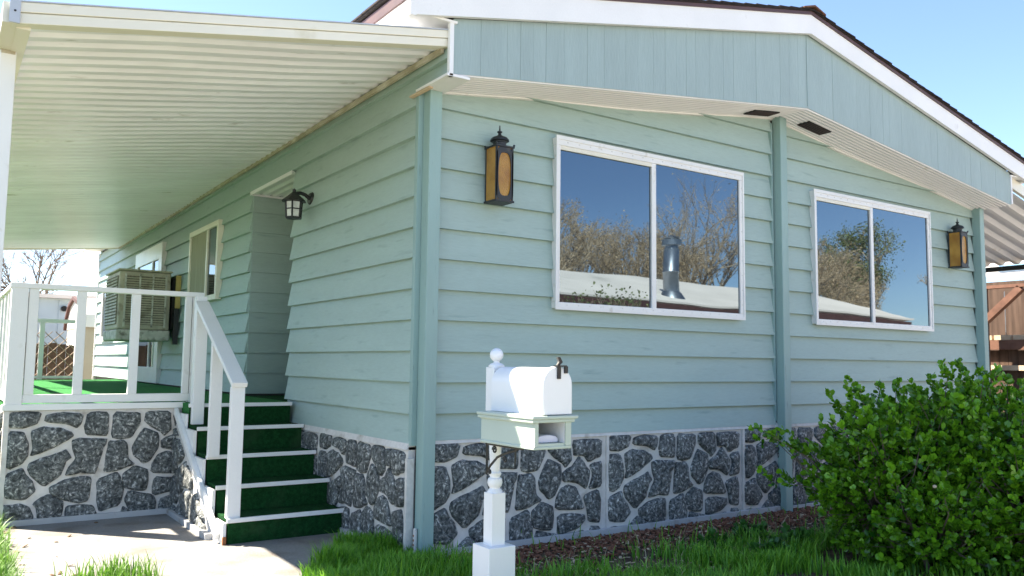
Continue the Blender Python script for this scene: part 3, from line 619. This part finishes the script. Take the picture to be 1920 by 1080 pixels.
br.tube([(xb,-1.40,.70),(xb,-1.40,.855)], .006, 6); br.tube([(xb,-1.39,.845),(xb,-1.70,.845)], .005, 6)
br.tube([(xb,-1.40,.71),(xb,-1.43,.745),(xb,-1.49,.79),(xb,-1.56,.815),(xb,-1.66,.84)], .006, 6)
for c0, c1, rr in ((-1.465,.822,.018),(-1.555,.785,.016),(-1.425,.715,.012)):
    br.tube([(xb, c0+rr*(1-.05*k)*math.cos(k*.6), c1+rr*(1-.05*k)*math.sin(k*.6)) for k in range(15)], .0045, 6)
br.tube([(xb,-1.64,.845),(xb,-1.64,.79),(xb,-1.635,.765)], [.005,.004,.002], 6)
br.build('scroll_bracket', 'black_metal', mb, smooth=True)
xb2 = -.345
nw = M().prism([(x,-1.80,z) for x, z in [(-.352,.8815),(-.225,.8815),(-.222,.895),(-.235,.908),(-.27,.915),(-.31,.913),(-.345,.905)]], (0,.34,0)).build('folded_paper', 'paper', None, bevel=.003, smooth=True)
tag(nw, 'folded paper lying in the box under the white mailbox', 'paper')

for o in (mb, nw):                                        # a slightly smaller box, set a hand's width further out
    o.scale = (.974,)*3; o.location = Vector((-.0664,-.1259,.032)) + o.location*.974 
# ------------------------------------------------------------------ vegetation
def blades(name, pts, hts, mat, lean=.45, wid=.0035, tone=None):
    n = len(pts); a = rng.uniform(0, 2*np.pi, n); ca, sa = np.cos(a), np.sin(a)
    d = np.stack([ca, sa, np.zeros(n)], 1); s = np.stack([-sa, ca, np.zeros(n)], 1); up = np.array([0,0,1.])
    le = rng.uniform(.1, lean, n)[:,None]; h = hts[:,None]; w = (wid*rng.uniform(.7,1.4,n))[:,None]
    rows = []
    for t, ww in ((0,1.),(.4,.85),(.75,.55)):
        c = pts + up*h*t*(1-.25*le*t) + d*h*le*t*t*1.3
        rows += [c-s*w*ww, c+s*w*ww]
    tip = pts + up*h*(1-.3*le) + d*h*le*1.35
    V = np.stack(rows+[tip], 1).reshape(-1,3)
    T = np.array([(0,1,3),(0,3,2),(2,3,5),(2,5,4),(4,5,6)]); T = (T[None]+7*np.arange(n)[:,None,None]).reshape(-1,3)
    tn = np.clip(rng.normal(.45,.25,n),0,1) if tone is None else tone
    return fastmesh(name, V, T, mat, np.repeat(tn, 7))
def hash_noise(x, y, s):
    return (np.sin(x*s*1.7+y*s*.9+1.3)+np.sin(x*s*.6-y*s*1.9+4.1)+np.sin(x*s*2.9+y*s*2.3)*.6)/2.6
def scatter(n, x0, x1, y0, y1, dens):
    x = rng.uniform(x0,x1,n); y = rng.uniform(y0,y1,n); k = rng.uniform(0,1,n) < dens(x,y); return x[k], y[k]
def lawn_d(x, y):
    nz = hash_noise(x,y,3.1); n2 = hash_noise(x+3,y-1,7.3)
    wall = np.clip((-y-.28-.34*np.clip((x-.25)/.7,0,1)-.30*nz)/.22, .0, 1)
    patch = np.clip(.45+1.0*nz+.7*n2, .02, 1)
    bare = np.exp(-((x-.50)**2/.07+(y+.55)**2/.22))
    corner = np.exp(-((x+.12)**2/.06+(y+.2)**2/.15))
    return np.clip(wall*patch*(1-.95*bare)+corner*.75, .01, 1)
gx, gy = scatter(60000, -.75, 4.6, -1.9, .0, lawn_d); 
gz = np.full(len(gx), -.022); gh = (.055+.075*rng.random(len(gx)))*(1+.55*hash_noise(gx,gy,4.2)); gh = np.clip(gh*np.where((gx<.25)&(gy>-.9),1.25,1),.025,.24)
go = bpy.data.objects.new('lawn_grass', blades('lawn_grass', np.stack([gx,gy,gz],1), gh, 'grass_blade', .6, .0042)); link(go); tag(go, 'shaggy green grass growing along the front of the house', None, kind='stuff')
gx, gy = scatter(26000, -.82, .0, -.6, .95, lambda x, y: np.clip((x-(-.80+.72*np.clip((y+.15)/1.0,0,1)))/.12,0,1)*np.clip((.85-y)/.3,0,1)*(.75+.25*hash_noise(x,y,5)))
gh = (.06+.085*rng.random(len(gx)))*(1+.5*hash_noise(gx,gy,7)); gh *= np.clip((.95-gy)/.5,.35,1)
go = bpy.data.objects.new('corner_grass', blades('corner_grass', np.stack([gx,gy,np.full(len(gx),-.022)],1), gh, 'grass_blade', .6)); link(go); tag(go, 'tall green grass at the corner between walkway and house', None, kind='stuff')
gx, gy = scatter(9000, -2.75, -2.08, .3, 2.42, lambda x, y: np.clip((-2.10+.05*hash_noise(x,y,9)-x)/.08,0,1))
gh = .08+.13*rng.random(len(gx))
go = bpy.data.objects.new('walkway_grass', blades('walkway_grass', np.stack([gx,gy,np.full(len(gx),-.045)],1), gh, 'grass_lit', .6)); link(go); tag(go, 'sunlit grass at the left edge of the walkway', None, kind='stuff')
gx, gy = scatter(900, -1.95, -1.42, .1, .56, lambda x, y: np.exp(-((x+1.68)**2/.03+(y-.33)**2/.03)))
gh = .06+.11*rng.random(len(gx))
go = bpy.data.objects.new('crack_grass', blades('crack_grass', np.stack([gx,gy,np.zeros(len(gx))],1), gh, 'grass_lit', .5)); link(go); tag(go, 'tuft of grass sprouting from the walkway near the camera', None, kind='stuff')
gx, gy = scatter(16000, -.75, 7, -4.1, -1.9, lambda x, y: .6+.4*hash_noise(x,y,2)); gh = .05+.08*rng.random(len(gx))
go = bpy.data.objects.new('front_lawn_grass', blades('front_lawn_grass', np.stack([gx,gy,np.full(len(gx),-.022)],1), gh, 'grass_blade', wid=.006)); link(go); tag(go, 'green lawn grass in front of the leafy bush', None, kind='stuff')
# a few dry stalks standing in the lawn
gx, gy = scatter(260, .0, 3.2, -1.3, -.35, lambda x, y: .5+0*x); gh = .06+.10*rng.random(len(gx))
go = bpy.data.objects.new('dry_stalks', blades('dry_stalks', np.stack([gx,gy,np.full(len(gx),-.022)],1), gh, 'straw', .95, .0028)); link(go); tag(go, 'pale dry stalks scattered through the front grass', None, kind='stuff')
def chips(name, pts, size, mat, label, flat=.5, long=2.2, tilt=.4):
    n = len(pts); a = rng.uniform(0,6.28,n); L = size*rng.uniform(.5,1.4,n); W = L/rng.uniform(1.2,long,n); H = W*rng.uniform(.2,flat,n)
    d = np.stack([np.cos(a),np.sin(a),rng.uniform(-tilt,tilt,n)],1); s = np.stack([-np.sin(a),np.cos(a),rng.uniform(-tilt,tilt,n)],1); u = np.cross(d,s)
    V = []
    for i,j,k in ((-1,-1,0),(1,-.7,0),(.8,1,0),(-1,.8,0),(-.6,-.6,1),(.7,-.5,1),(.5,.6,1),(-.7,.5,1)):
        V.append(pts+d*(L*i/2)[:,None]+s*(W*j/2)[:,None]+u*(H*k)[:,None])
    V = np.stack(V,1).reshape(-1,3); q = [(0,3,2,1),(4,5,6,7),(0,1,5,4),(1,2,6,5),(2,3,7,6),(3,0,4,7)]
    T = np.array([t for f in q for t in ((f[0],f[1],f[2]),(f[0],f[2],f[3]))]); T = (T[None]+8*np.arange(n)[:,None,None]).reshape(-1,3)
    o = bpy.data.objects.new(name, fastmesh(name, V, T, mat)); link(o); return tag(o, label, None, kind='stuff')
cx_, cy_ = scatter(9000, .1, 4.4, -1.1, -.03, lambda x, y: np.clip(1.1+y*1.6,.05,1)); chips('bark_mulch', np.stack([cx_,cy_,np.full(len(cx_),-.018)+rng.uniform(0,.012,len(cx_))],1), .034, 'bark_chip', 'reddish bark mulch along the stone skirting of the house')
cx_, cy_ = scatter(2600, .1, 4.4, -1.2, -.03, lambda x, y: .6+0*x); chips('dry_litter', np.stack([cx_,cy_,np.full(len(cx_),-.012)+rng.uniform(0,.012,len(cx_))],1), .03, 'pale_and_lit_wood', 'pale dry twigs and litter scattered over the mulch', .3, 9)
cx_, cy_ = scatter(330, -2.15, -.1, .0, 2.35, lambda x, y: np.exp(-(x+2.05)/.10)*.9+.012); chips('leaf_litter', np.stack([cx_,cy_,np.full(len(cx_),.002)],1), .035, 'dry_leaf', 'brown leaf litter on the concrete walkway', .25, 2.5)

def leaf_cloud(name, base, dirs, size, mat, tone, shape=1.0, cup=.25):
    # one folded, rounded leaf per row: base point, direction it grows
    n = len(base); d = dirs/np.linalg.norm(dirs,axis=1)[:,None]; r = rng.normal(size=(n,3)); s = np.cross(d,r); s /= np.linalg.norm(s,axis=1)[:,None]; u = np.cross(s,d)
    L = (size*rng.uniform(.5,1.4,n))[:,None]; w = L*.36*shape*rng.uniform(.7,1.2,n)[:,None]
    P = [base, base+d*L*.38+s*w*.85+u*w*cup, base+d*L*.74+s*w+u*w*cup, base+d*L, base+d*L*.74-s*w+u*w*cup, base+d*L*.38-s*w*.85+u*w*cup, base+d*L*.55]
    V = np.stack(P,1).reshape(-1,3); T = np.array([(0,1,6),(1,2,6),(2,3,6),(3,4,6),(4,5,6),(5,0,6)]); T = (T[None]+7*np.arange(n)[:,None,None]).reshape(-1,3)
    return fastmesh(name, V, T, mat, np.repeat(tone,7), True)
def make_bush(lobes, nshoot, lsize, name, label, mat='bush_leaf', extra=(), per=15, stems=True, floor=.02):
    b0 = lobes[0]; t = thing(name, label, 'bush', (b0[0],b0[1],-.02))
    B = []; D = []; TN = []; stem = M()
    vol = np.array([l[3]*l[4]*l[5] for l in lobes]); pr = vol/vol.sum()
    shoots = []
    for _ in range(nshoot):
        l = lobes[rng.choice(len(lobes), p=pr)]; v = rng.normal(size=3); v /= np.linalg.norm(v); v[2] = abs(v[2])*1.0-.35 if rng.random() < .3 else v[2]
        rad = rng.uniform(.6,1.03)+.10*math.sin(v[0]*7+v[1]*5)+.09*math.sin(v[2]*8+v[0]*5)+.05*math.sin(v[1]*13)
        p = np.array(l[:3])+v*np.array(l[3:6])*rad
        if p[2] < floor: continue
        shoots.append((p, v+np.array([0,0,.55])+rng.normal(size=3)*.35, min(1, max(0,(rad-.62)/.42)), np.array(l[:3])))
    for p, v, c in extra: shoots.append((np.array(p), np.array(v), .9, np.array(c)))
    for k, (p, v, sh, c) in enumerate(shoots):
        v = v/np.linalg.norm(v); L = rng.uniform(.07,.16); n = per
        f = rng.random(n)**.7; r = rng.normal(size=(n,3)); r -= (r@v)[:,None]*v; r /= np.linalg.norm(r,axis=1)[:,None]
        B.append(p-v*L+v*(f*L)[:,None]); D.append(r*(1.15-f*.65)[:,None]+v*(.25+f*.8)[:,None]); 
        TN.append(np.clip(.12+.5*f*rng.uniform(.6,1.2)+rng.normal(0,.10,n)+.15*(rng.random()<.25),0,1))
        if stems and k % 3 == 0: q = c*.6+np.array([c[0],c[1],0])*.4; m = (p+q)/2+rng.normal(size=3)*.04; stem.tube([q, m, p-v*L*.2], [.006,.004,.002], 4)
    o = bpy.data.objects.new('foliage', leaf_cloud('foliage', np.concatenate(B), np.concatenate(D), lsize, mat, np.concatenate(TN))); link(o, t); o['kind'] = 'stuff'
    if stems:
        for k in range(7): 
            a = k*.9; c = lobes[k % len(lobes)]; stem.tube([(c[0]+.06*math.cos(a),c[1]+.06*math.sin(a),-.03),(c[0]+.16*math.cos(a),c[1]+.16*math.sin(a),.25),(c[0]+.3*math.cos(a),c[1]+.3*math.sin(a),.6)], [.018,.014,.007], 6)
        stem.build('stems', 'bark', t)
    return t
lobes = [(2.95,-1.58,.50,.66,.60,.58),(2.52,-1.60,.46,.40,.40,.52),(3.25,-1.85,.68,.62,.6,.54),(2.62,-1.95,.25,.5,.42,.40),(3.15,-2.35,.42,.6,.5,.52),(3.6,-2.1,.5,.6,.6,.55)]
extra = []
for p0, p1, n in (((2.55,-1.35,.62),(2.06,-.98,.80),24),((2.6,-1.4,.5),(2.12,-1.05,.52),18),((2.75,-1.5,.9),(2.62,-1.38,1.13),8),((2.95,-1.55,1.0),(2.92,-1.5,1.16),5),((3.2,-1.8,1.05),(3.12,-1.72,1.26),7),((3.45,-1.95,1.0),(3.42,-1.85,1.22),6)):
    for k in range(n):
        t_ = (k+1)/n; q = [p0[i]+(p1[i]-p0[i])*t_ for i in range(3)]; q = [c+rng.normal()*.03 for c in q]; extra.append((q, [p1[0]-p0[0]+rng.normal()*.2, p1[1]-p0[1]+rng.normal()*.2, .4], p0))
for _ in range(34):                                       # loose shoots that break the outline
    l = lobes[rng.integers(0,len(lobes))]; a = rng.uniform(0,6.28); v = np.array([math.cos(a)*.7,math.sin(a)*.7,rng.uniform(.2,1)]); v /= np.linalg.norm(v)
    p0 = np.array(l[:3])+v*np.array(l[3:6])*.95; d = v+np.array([0,0,.8]); d /= np.linalg.norm(d); n = rng.integers(2,5)
    for k in range(n): extra.append((list(p0+d*.045*(k+1)), list(d), list(p0-v*.2)))
make_bush(lobes, 4800, .037, 'leafy_bush', 'dense glossy green bush in front of the right-hand window', extra=extra)
fl = M()
for p in ((2.33,-1.72,.55),(2.36,-1.62,.5),(2.48,-2.02,.52),(2.3,-1.7,.47),(2.9,-2.2,.8),(2.62,-2.1,.38)): fl.lathe(p, [(0,-.01),(.012,-.004),(.013,.006),(0,.012)], 7)
flo = fl.build('blossoms', 'flower', bpy.data.objects['leafy_bush']); flo['kind'] = 'stuff'
# evergreen row added out of view to shade the porch wall, mirrored in panes
shade_hedge = []
for k in range(7): shade_hedge.append((-7.4+.3*math.sin(k*2.1), 2.2+k*1.9, 1.75, 1.0, 1.25, 1.75+.25*math.sin(k*1.7)))
make_bush(shade_hedge, 2200, .15, 'shade_hedge', 'tall evergreen row added out of view to shade the porch wall', 'shade_hedge_leaf', per=12, stems=False, floor=-.02)
# low weeds between grass and skirting
for i, (x, y, s) in enumerate(((1.95,-.72,.12),(2.45,-.66,.16),(2.15,-1.1,.16),(2.5,-1.0,.17))):
    make_bush([(x,y,.03,s,s*.8,.07)], 26, .045, 'weed_clump', ('low broad-leaved weed in the mulch, further from the centre post', 'low broad-leaved weed in the mulch below the centre post', 'leafy weed in the grass at the left foot of the bush', 'leafy weed between the mulch and the foot of the bush')[i], 'weed_leaf', per=9, stems=False, floor=-.02)
    w = bpy.data.objects['weed_clump' if i == 0 else 'weed_clump.%03d' % i]; w['category'] = 'weed'; w['group'] = 'weeds beside the bush'

# ------------------------------------------------------------------ trees
def bare_tree(loc, H, spread, seed, label, bark='bark', leaf=None, nleaf=0, lsize=.12, depth=5, up=.35, lowfork=.22, cat='tree', group=None, name='bare_tree', rtrunk=None):
    rr = random.Random(seed); t = thing(name, label, cat, loc, group); L0 = Vector(loc)
    big, small, tips = [], [], []
    def grow(p, d, L, r, lev):
        n = 3; pts = [p]; q = p
        for i in range(n):
            d = (d+Vector((rr.gauss(0,.16),rr.gauss(0,.16),rr.gauss(0,.12)+up*.08))).normalized(); q = q+d*L/n; pts.append(q)
        (big if lev < 3 else small).append((pts, r))
        if lev >= depth-1: tips.append((q, d)); tips.append((pts[2], d))
        if lev >= depth: return
        k = rr.choice((2,3,3)) if lev else rr.choice((3,4,5))
        for i in range(k):
            a = Vector((rr.gauss(0,1),rr.gauss(0,1),rr.gauss(.1,.6))).normalized()
            nd = (d*(.9 if lev else .6)+a*spread*(1.1 if lev == 0 else .8)+Vector((0,0,up))).normalized()
            grow(pts[rr.choice((2,3)) if lev else rr.choice((2,3,3))], nd, L*rr.uniform(.55,.82)*(1.25 if lev == 0 else 1), r*rr.uniform(.5,.66), lev+1)
        if lev: grow(q, d, L*.7, r*.6, lev+1)
    R0 = rtrunk or H*.02
    grow(L0, Vector((0,0,1)), H*lowfork, R0, 0)
    m = M()
    for pts, r in big: m.tube(pts, [r, r*.88, r*.76, r*.62], 6)
    m.build('trunk', bark, t, smooth=True)
    if small:
        A = np.array([[list(p) for p in pts] for pts, r in small]); rad = np.array([r for pts, r in small]); n = len(A)
        d = A[:,3]-A[:,0]; o1 = np.cross(d, rng.normal(size=(n,3))); o1 /= np.linalg.norm(o1,axis=1)[:,None]; o2 = np.cross(d,o1); o2 /= np.linalg.norm(o2,axis=1)[:,None]
        V = []
        for i in range(4):
            for k in range(3):
                a = k*2.0944; V.append(A[:,i]+(o1*math.cos(a)+o2*math.sin(a))*(np.maximum(rad*(1-.15*i),.004))[:,None])
        V = np.stack(V,1).reshape(-1,3); T = []
        for i in range(3):
            for k in range(3): a,b = i*3+k, i*3+(k+1)%3; T += [(a,b,b+3),(a,b+3,a+3)]
        T = (np.array(T)[None]+12*np.arange(n)[:,None,None]).reshape(-1,3)
        o = bpy.data.objects.new('crown', fastmesh('crown', V, T, 'twig_dry' if bark != 'bark_far' else 'bark_far')); link(o, t); o['kind'] = 'stuff'
    if leaf:
        P = np.array([list(p) for p, d in tips]); k = rng.integers(0,len(P),nleaf); B = P[k]+rng.normal(size=(nleaf,3))*lsize*2.2; D = rng.normal(size=(nleaf,3))
        o = bpy.data.objects.new('foliage', leaf_cloud('foliage', B, D, lsize, leaf, rng.random(nleaf))); link(o, t); o['kind'] = 'stuff'
    return t
leaf_mat('tan_leaf', (.36,.25,.13), (.66,.50,.32), .8, .3)
G = 'bare trees across the road'
for i, (x, y, h, sp, sd, lb) in enumerate(((13.2,-20,7.6,.75,1,'wide bare tree mirrored at the left edge of the larger window'),(16.4,-22,7.9,.8,2,'bare tree behind the white roof, mirrored left of the window bar'),(19.6,-20,6.8,.8,3,'bare tree mirrored just right of the window bar above the pipe'),
    (23.4,-20,8.4,.85,4,'bare tree mirrored at the right edge of the larger window'),(28.2,-19,8.6,.8,5,'low brushy tree mirrored in the left half of the smaller window'),(32.6,-20,7.0,.85,6,'brushy tree mirrored beside the bar of the smaller window'),(39.0,-19,8.0,.5,8,'thin bare tree mirrored at the right edge of the smaller window'))):
    bare_tree((x,y,-.05), h*1.4, sp, sd, lb, 'bark', 'tan_leaf', 7000 if i < 6 else 1200, .06, 6 if i < 6 else 5, .3, .22, group=G)
bare_tree((36.6,-20,-.05), 10.5, .8, 11, 'round olive-green tree mirrored in the smaller window', 'bark', 'olive_leaf', 16000, .085, 5, .35, .22, name='evergreen_tree')
bare_tree((.2,25.5,-.05), 7.4, .9, 21, 'bare spreading tree behind the porch against the bright sky', 'bark_far', None, 0, .1, 6, .12, .2, rtrunk=.16)
bare_tree((7.9,-8.1,-.05), 3.0, .8, 31, 'small leafy shrub tree in front of the white-roofed home', 'bark', 'olive_leaf', 1300, .06, 4, .4, .3, name='shrub_tree')

# ------------------------------------------------------------------ home across the road (seen in the windows)
nh = thing('white_roofed_home', 'low tan home with a white roof mirrored in the windows', 'house', (15,-11.5,0))
part('wall', 'tan_wall', nh, (4.5,22.0,-16.2,-9.9,-.05,2.42)); part('fascia', 'shed_trim', nh, (4.2,22.35,-9.66,-9.61,2.50,2.70))
rf = M().add([(4.2,-9.6,2.76),(22.4,-9.6,2.80),(20.6,-13.1,3.78),(4.2,-13.1,3.74),(22.4,-16.5,2.5),(4.2,-16.5,2.5),(4.2,-9.6,2.71),(22.4,-9.6,2.75),(22.4,-16.5,2.44),(4.2,-16.5,2.44)],
    [(0,1,2,3),(1,4,2),(3,2,4,5),(0,3,5),(6,7,1,0),(7,8,4,1),(8,9,5,4),(9,6,0,5),(9,8,7,6)]).build('roof', 'roof_white', nh)
for x0 in (7, 12.2, 17.5):
    w = part('window', 'white_metal', nh, (x0,x0+1.6,-9.9,-9.84,1.0,2.0)); part('pane', 'window_glass', w, (x0+.08,x0+1.52,-9.84,-9.83,1.08,1.92))
M().lathe((12.62,-10.35,2.84), [(.34,-.05),(.30,.05),(.20,.25),(.17,.28),(.17,.7),(.185,.72),(.17,.74),(.17,1.25),(.15,1.26),(.15,1.33),(.22,1.35),(.22,1.50),(.17,1.52),(.21,1.57),(.0,1.63)], 20).build('stove_pipe', 'galvanised', nh, smooth=True)
wl = M().box(22.8,34,-12.2,-11.9,-.05,2.35).build('boundary_wall', 'brick_tan'); tag(wl, 'tan masonry wall mirrored low in the smaller window', 'wall')

# ------------------------------------------------------------------ behind the porch
lf = thing('lattice_screen', 'tan lattice screen at the far end of the porch', 'lattice', (-1.3,10.76,.88))
for x in (-2.06,-1.21,-.66): part('post', 'white_paint', lf, (x,x+.07,10.66,10.73,.88,1.86))
part('rail', 'white_paint', lf, (-2.05,-.6,10.655,10.735,1.80,1.86)); part('rail', 'white_paint', lf, (-2.05,-.6,10.665,10.725,.90,.94))
for sgn in (1,-1):
    k = -2.9
    while k < -.2:
        a = Vector((k,0,.94)); b = Vector((k+.72*sgn,0,1.66)) if sgn > 0 else Vector((k-.72,0,1.66))
        if sgn > 0: x0, x1 = k, k+.72
        else: x0, x1 = k, k-.72
        t0, t1 = 0., 1.; lo, hi = -2.0, -.66
        dx = x1-x0; ta, tb = sorted(((lo-x0)/dx, (hi-x0)/dx)); t0, t1 = max(0,ta), min(1,tb)
        if t1-t0 > .05:
            yy = 10.70+.006*sgn; M().bar((x0+dx*t0,yy,.94+.72*t0),(x0+dx*t1,yy,.94+.72*t1), .010, .042, (0,1,0)).build('slat', 'lattice_tan', lf)
        k += .165
bf = thing('brown_fence', 'low dark brown fence behind the porch lattice', 'fence', (-1.8,12.2,0))
for k in range(20): part('board', 'fence_wood', bf, (-3.2+k*.142,-3.065+k*.142,12.2,12.23,-.05,1.46+.02*((k*5) % 3)))
sh = thing('garden_shed', 'white barn-roofed garden shed behind the porch', 'shed', (.6,16,0))
part('wall', 'tan_wall', sh, (-.11,2.2,14.6,17.0,-.05,1.90))
gp = [(14.5,1.88),(14.65,2.15),(15.1,2.42),(15.8,2.55),(16.5,2.42),(16.95,2.15),(17.1,1.88)]
M().prism([(-.12,y,z) for y, z in gp], (2.5,0,0)).build('roof', 'roof_white', sh)
tr = M()
for a, b in zip(gp, gp[1:]): tr.bar((-.15,a[0],a[1]),(-.15,b[0],b[1]), .06, .07)
tr.build('gable_trim', 'shed_trim', sh)
part('door', 'shed_white', sh, (-.15,-.115,15.1,16.5,0,1.8))
tb = thing('blue_trailer', 'pale blue metal trailer home behind the garden shed', 'trailer', (-1,22,0))
part('wall', 'pale_blue', tb, (-7,6,20.0,23,-.05,2.78))
for k in range(26): part('wall_batten', 'pale_blue', tb, (-7+k*.5,-6.96+k*.5,19.97,20.0,0,2.74))
M().prism([(-7.3,19.8,2.78),(6.3,19.8,2.78),(6.3,19.8,2.95),(-7.3,19.8,2.80)], (0,3.4,.2)).build('roof', 'roof_white', tb)
M().tube([(.12,19.97,2.52),(.12,19.9,2.52)], .075, 12).build('wall_vent', 'dark_inside', tb)

# ------------------------------------------------------------------ right of the house
ca = thing('carport_awning', 'white corrugated metal carport roof at the right of the house', 'awning', (8.6,4,0))
V = []; Fs = []; prof = []; y = -.3
while y < 10: prof += [(y,0),(y+.06,0),(y+.10,.045),(y+.17,.045)]; y += .21
n = len(prof)
for x, z in ((7.11,3.27),(8.4,2.98),(9.75,2.69)): V += [(x,yy,z+h) for yy, h in prof]
for i in range(2): Fs += [(i*n+k, (i+1)*n+k, (i+1)*n+k+1, i*n+k+1) for k in range(n-1)]
M().add(V, Fs).add([(a,b,c+.004) for a,b,c in V], [f[::-1] for f in Fs]).build('corrugated_panel', 'soffit_metal', ca)
M().prism([(7.12,-.36,3.27),(9.76,-.36,2.68),(9.76,-.36,2.80),(7.12,-.36,3.39)], (0,.04,0)).build('fascia', 'cream_metal', ca)
part('beam', 'old_black', ca, (9.58,9.68,-.3,10,2.60,2.66))
for y in (0, 3.2, 6.4, 9.6): part('post', 'white_metal', ca, (9.585,9.665,y-.4,y-.32,-.05,2.60))
nt_ = thing('striped_trailer', 'white trailer home with a blue stripe beyond the carport', 'trailer', (18,6,0))
part('wall', 'shed_white', nt_, (16,20,-2,14,-.05,3.5)); part('stripe', 'blue_stripe', nt_, (15.985,16.0,-2,14,3.05,3.22)); part('stripe', 'blue_stripe', nt_, (15.985,16,-2,14,2.72,2.78))
for k in range(12): part('window', 'blue_stripe', nt_, (15.98,16.0,-1.5+k*1.2,-1.5+k*1.2+.7,3.3,3.46))
fe = thing('board_fence', 'brown board fence beyond the carport, darkened for shade', 'fence', (11.6,3,0))
k = 0; y = -.6
while y < 9: part('board', 'fence_wood', fe, (11.6,11.63,y,y+.135,-.05,1.54+.012*((k*7) % 3))); y += .142; k += 1
part('rail', 'pale_and_lit_wood', fe, (11.5,11.6,-.6,9,1.22,1.30)); part('rail', 'red_wood', fe, (11.48,11.6,-.6,9,1.55,1.70))  # pale lower rail colour stands for sun on its edge
k = 0; y = -.6
while y < 9: part('picket_cap', 'pale_and_lit_wood', fe, (11.5,11.62,y,y+.25,1.705,1.78)); y += .29  # pale caps paint in the sunlit top of the fence
pg = thing('timber_frame', 'red-brown timber frame with a diagonal brace by the fence', 'frame', (11.2,1.9,0))
part('post', 'fence_wood', pg, (11.2,11.32,1.95,2.07,-.05,2.55)); part('beam', 'red_wood', pg, (11.2,11.32,-.6,6,2.51,2.56))
M().bar((11.26,2.0,1.98),(11.26,1.42,2.5), .10, .12, (1,0,0)).build('brace', 'red_wood', pg)
part('backdrop_wall', 'fence_wood', pg, (12.6,12.7,-1,9,-.05,2.75))
for k in range(8): part('wire', 'galvanised', pg, (11.75,11.76,-.2+k*.35,-.19+k*.35,1.5,2.5))
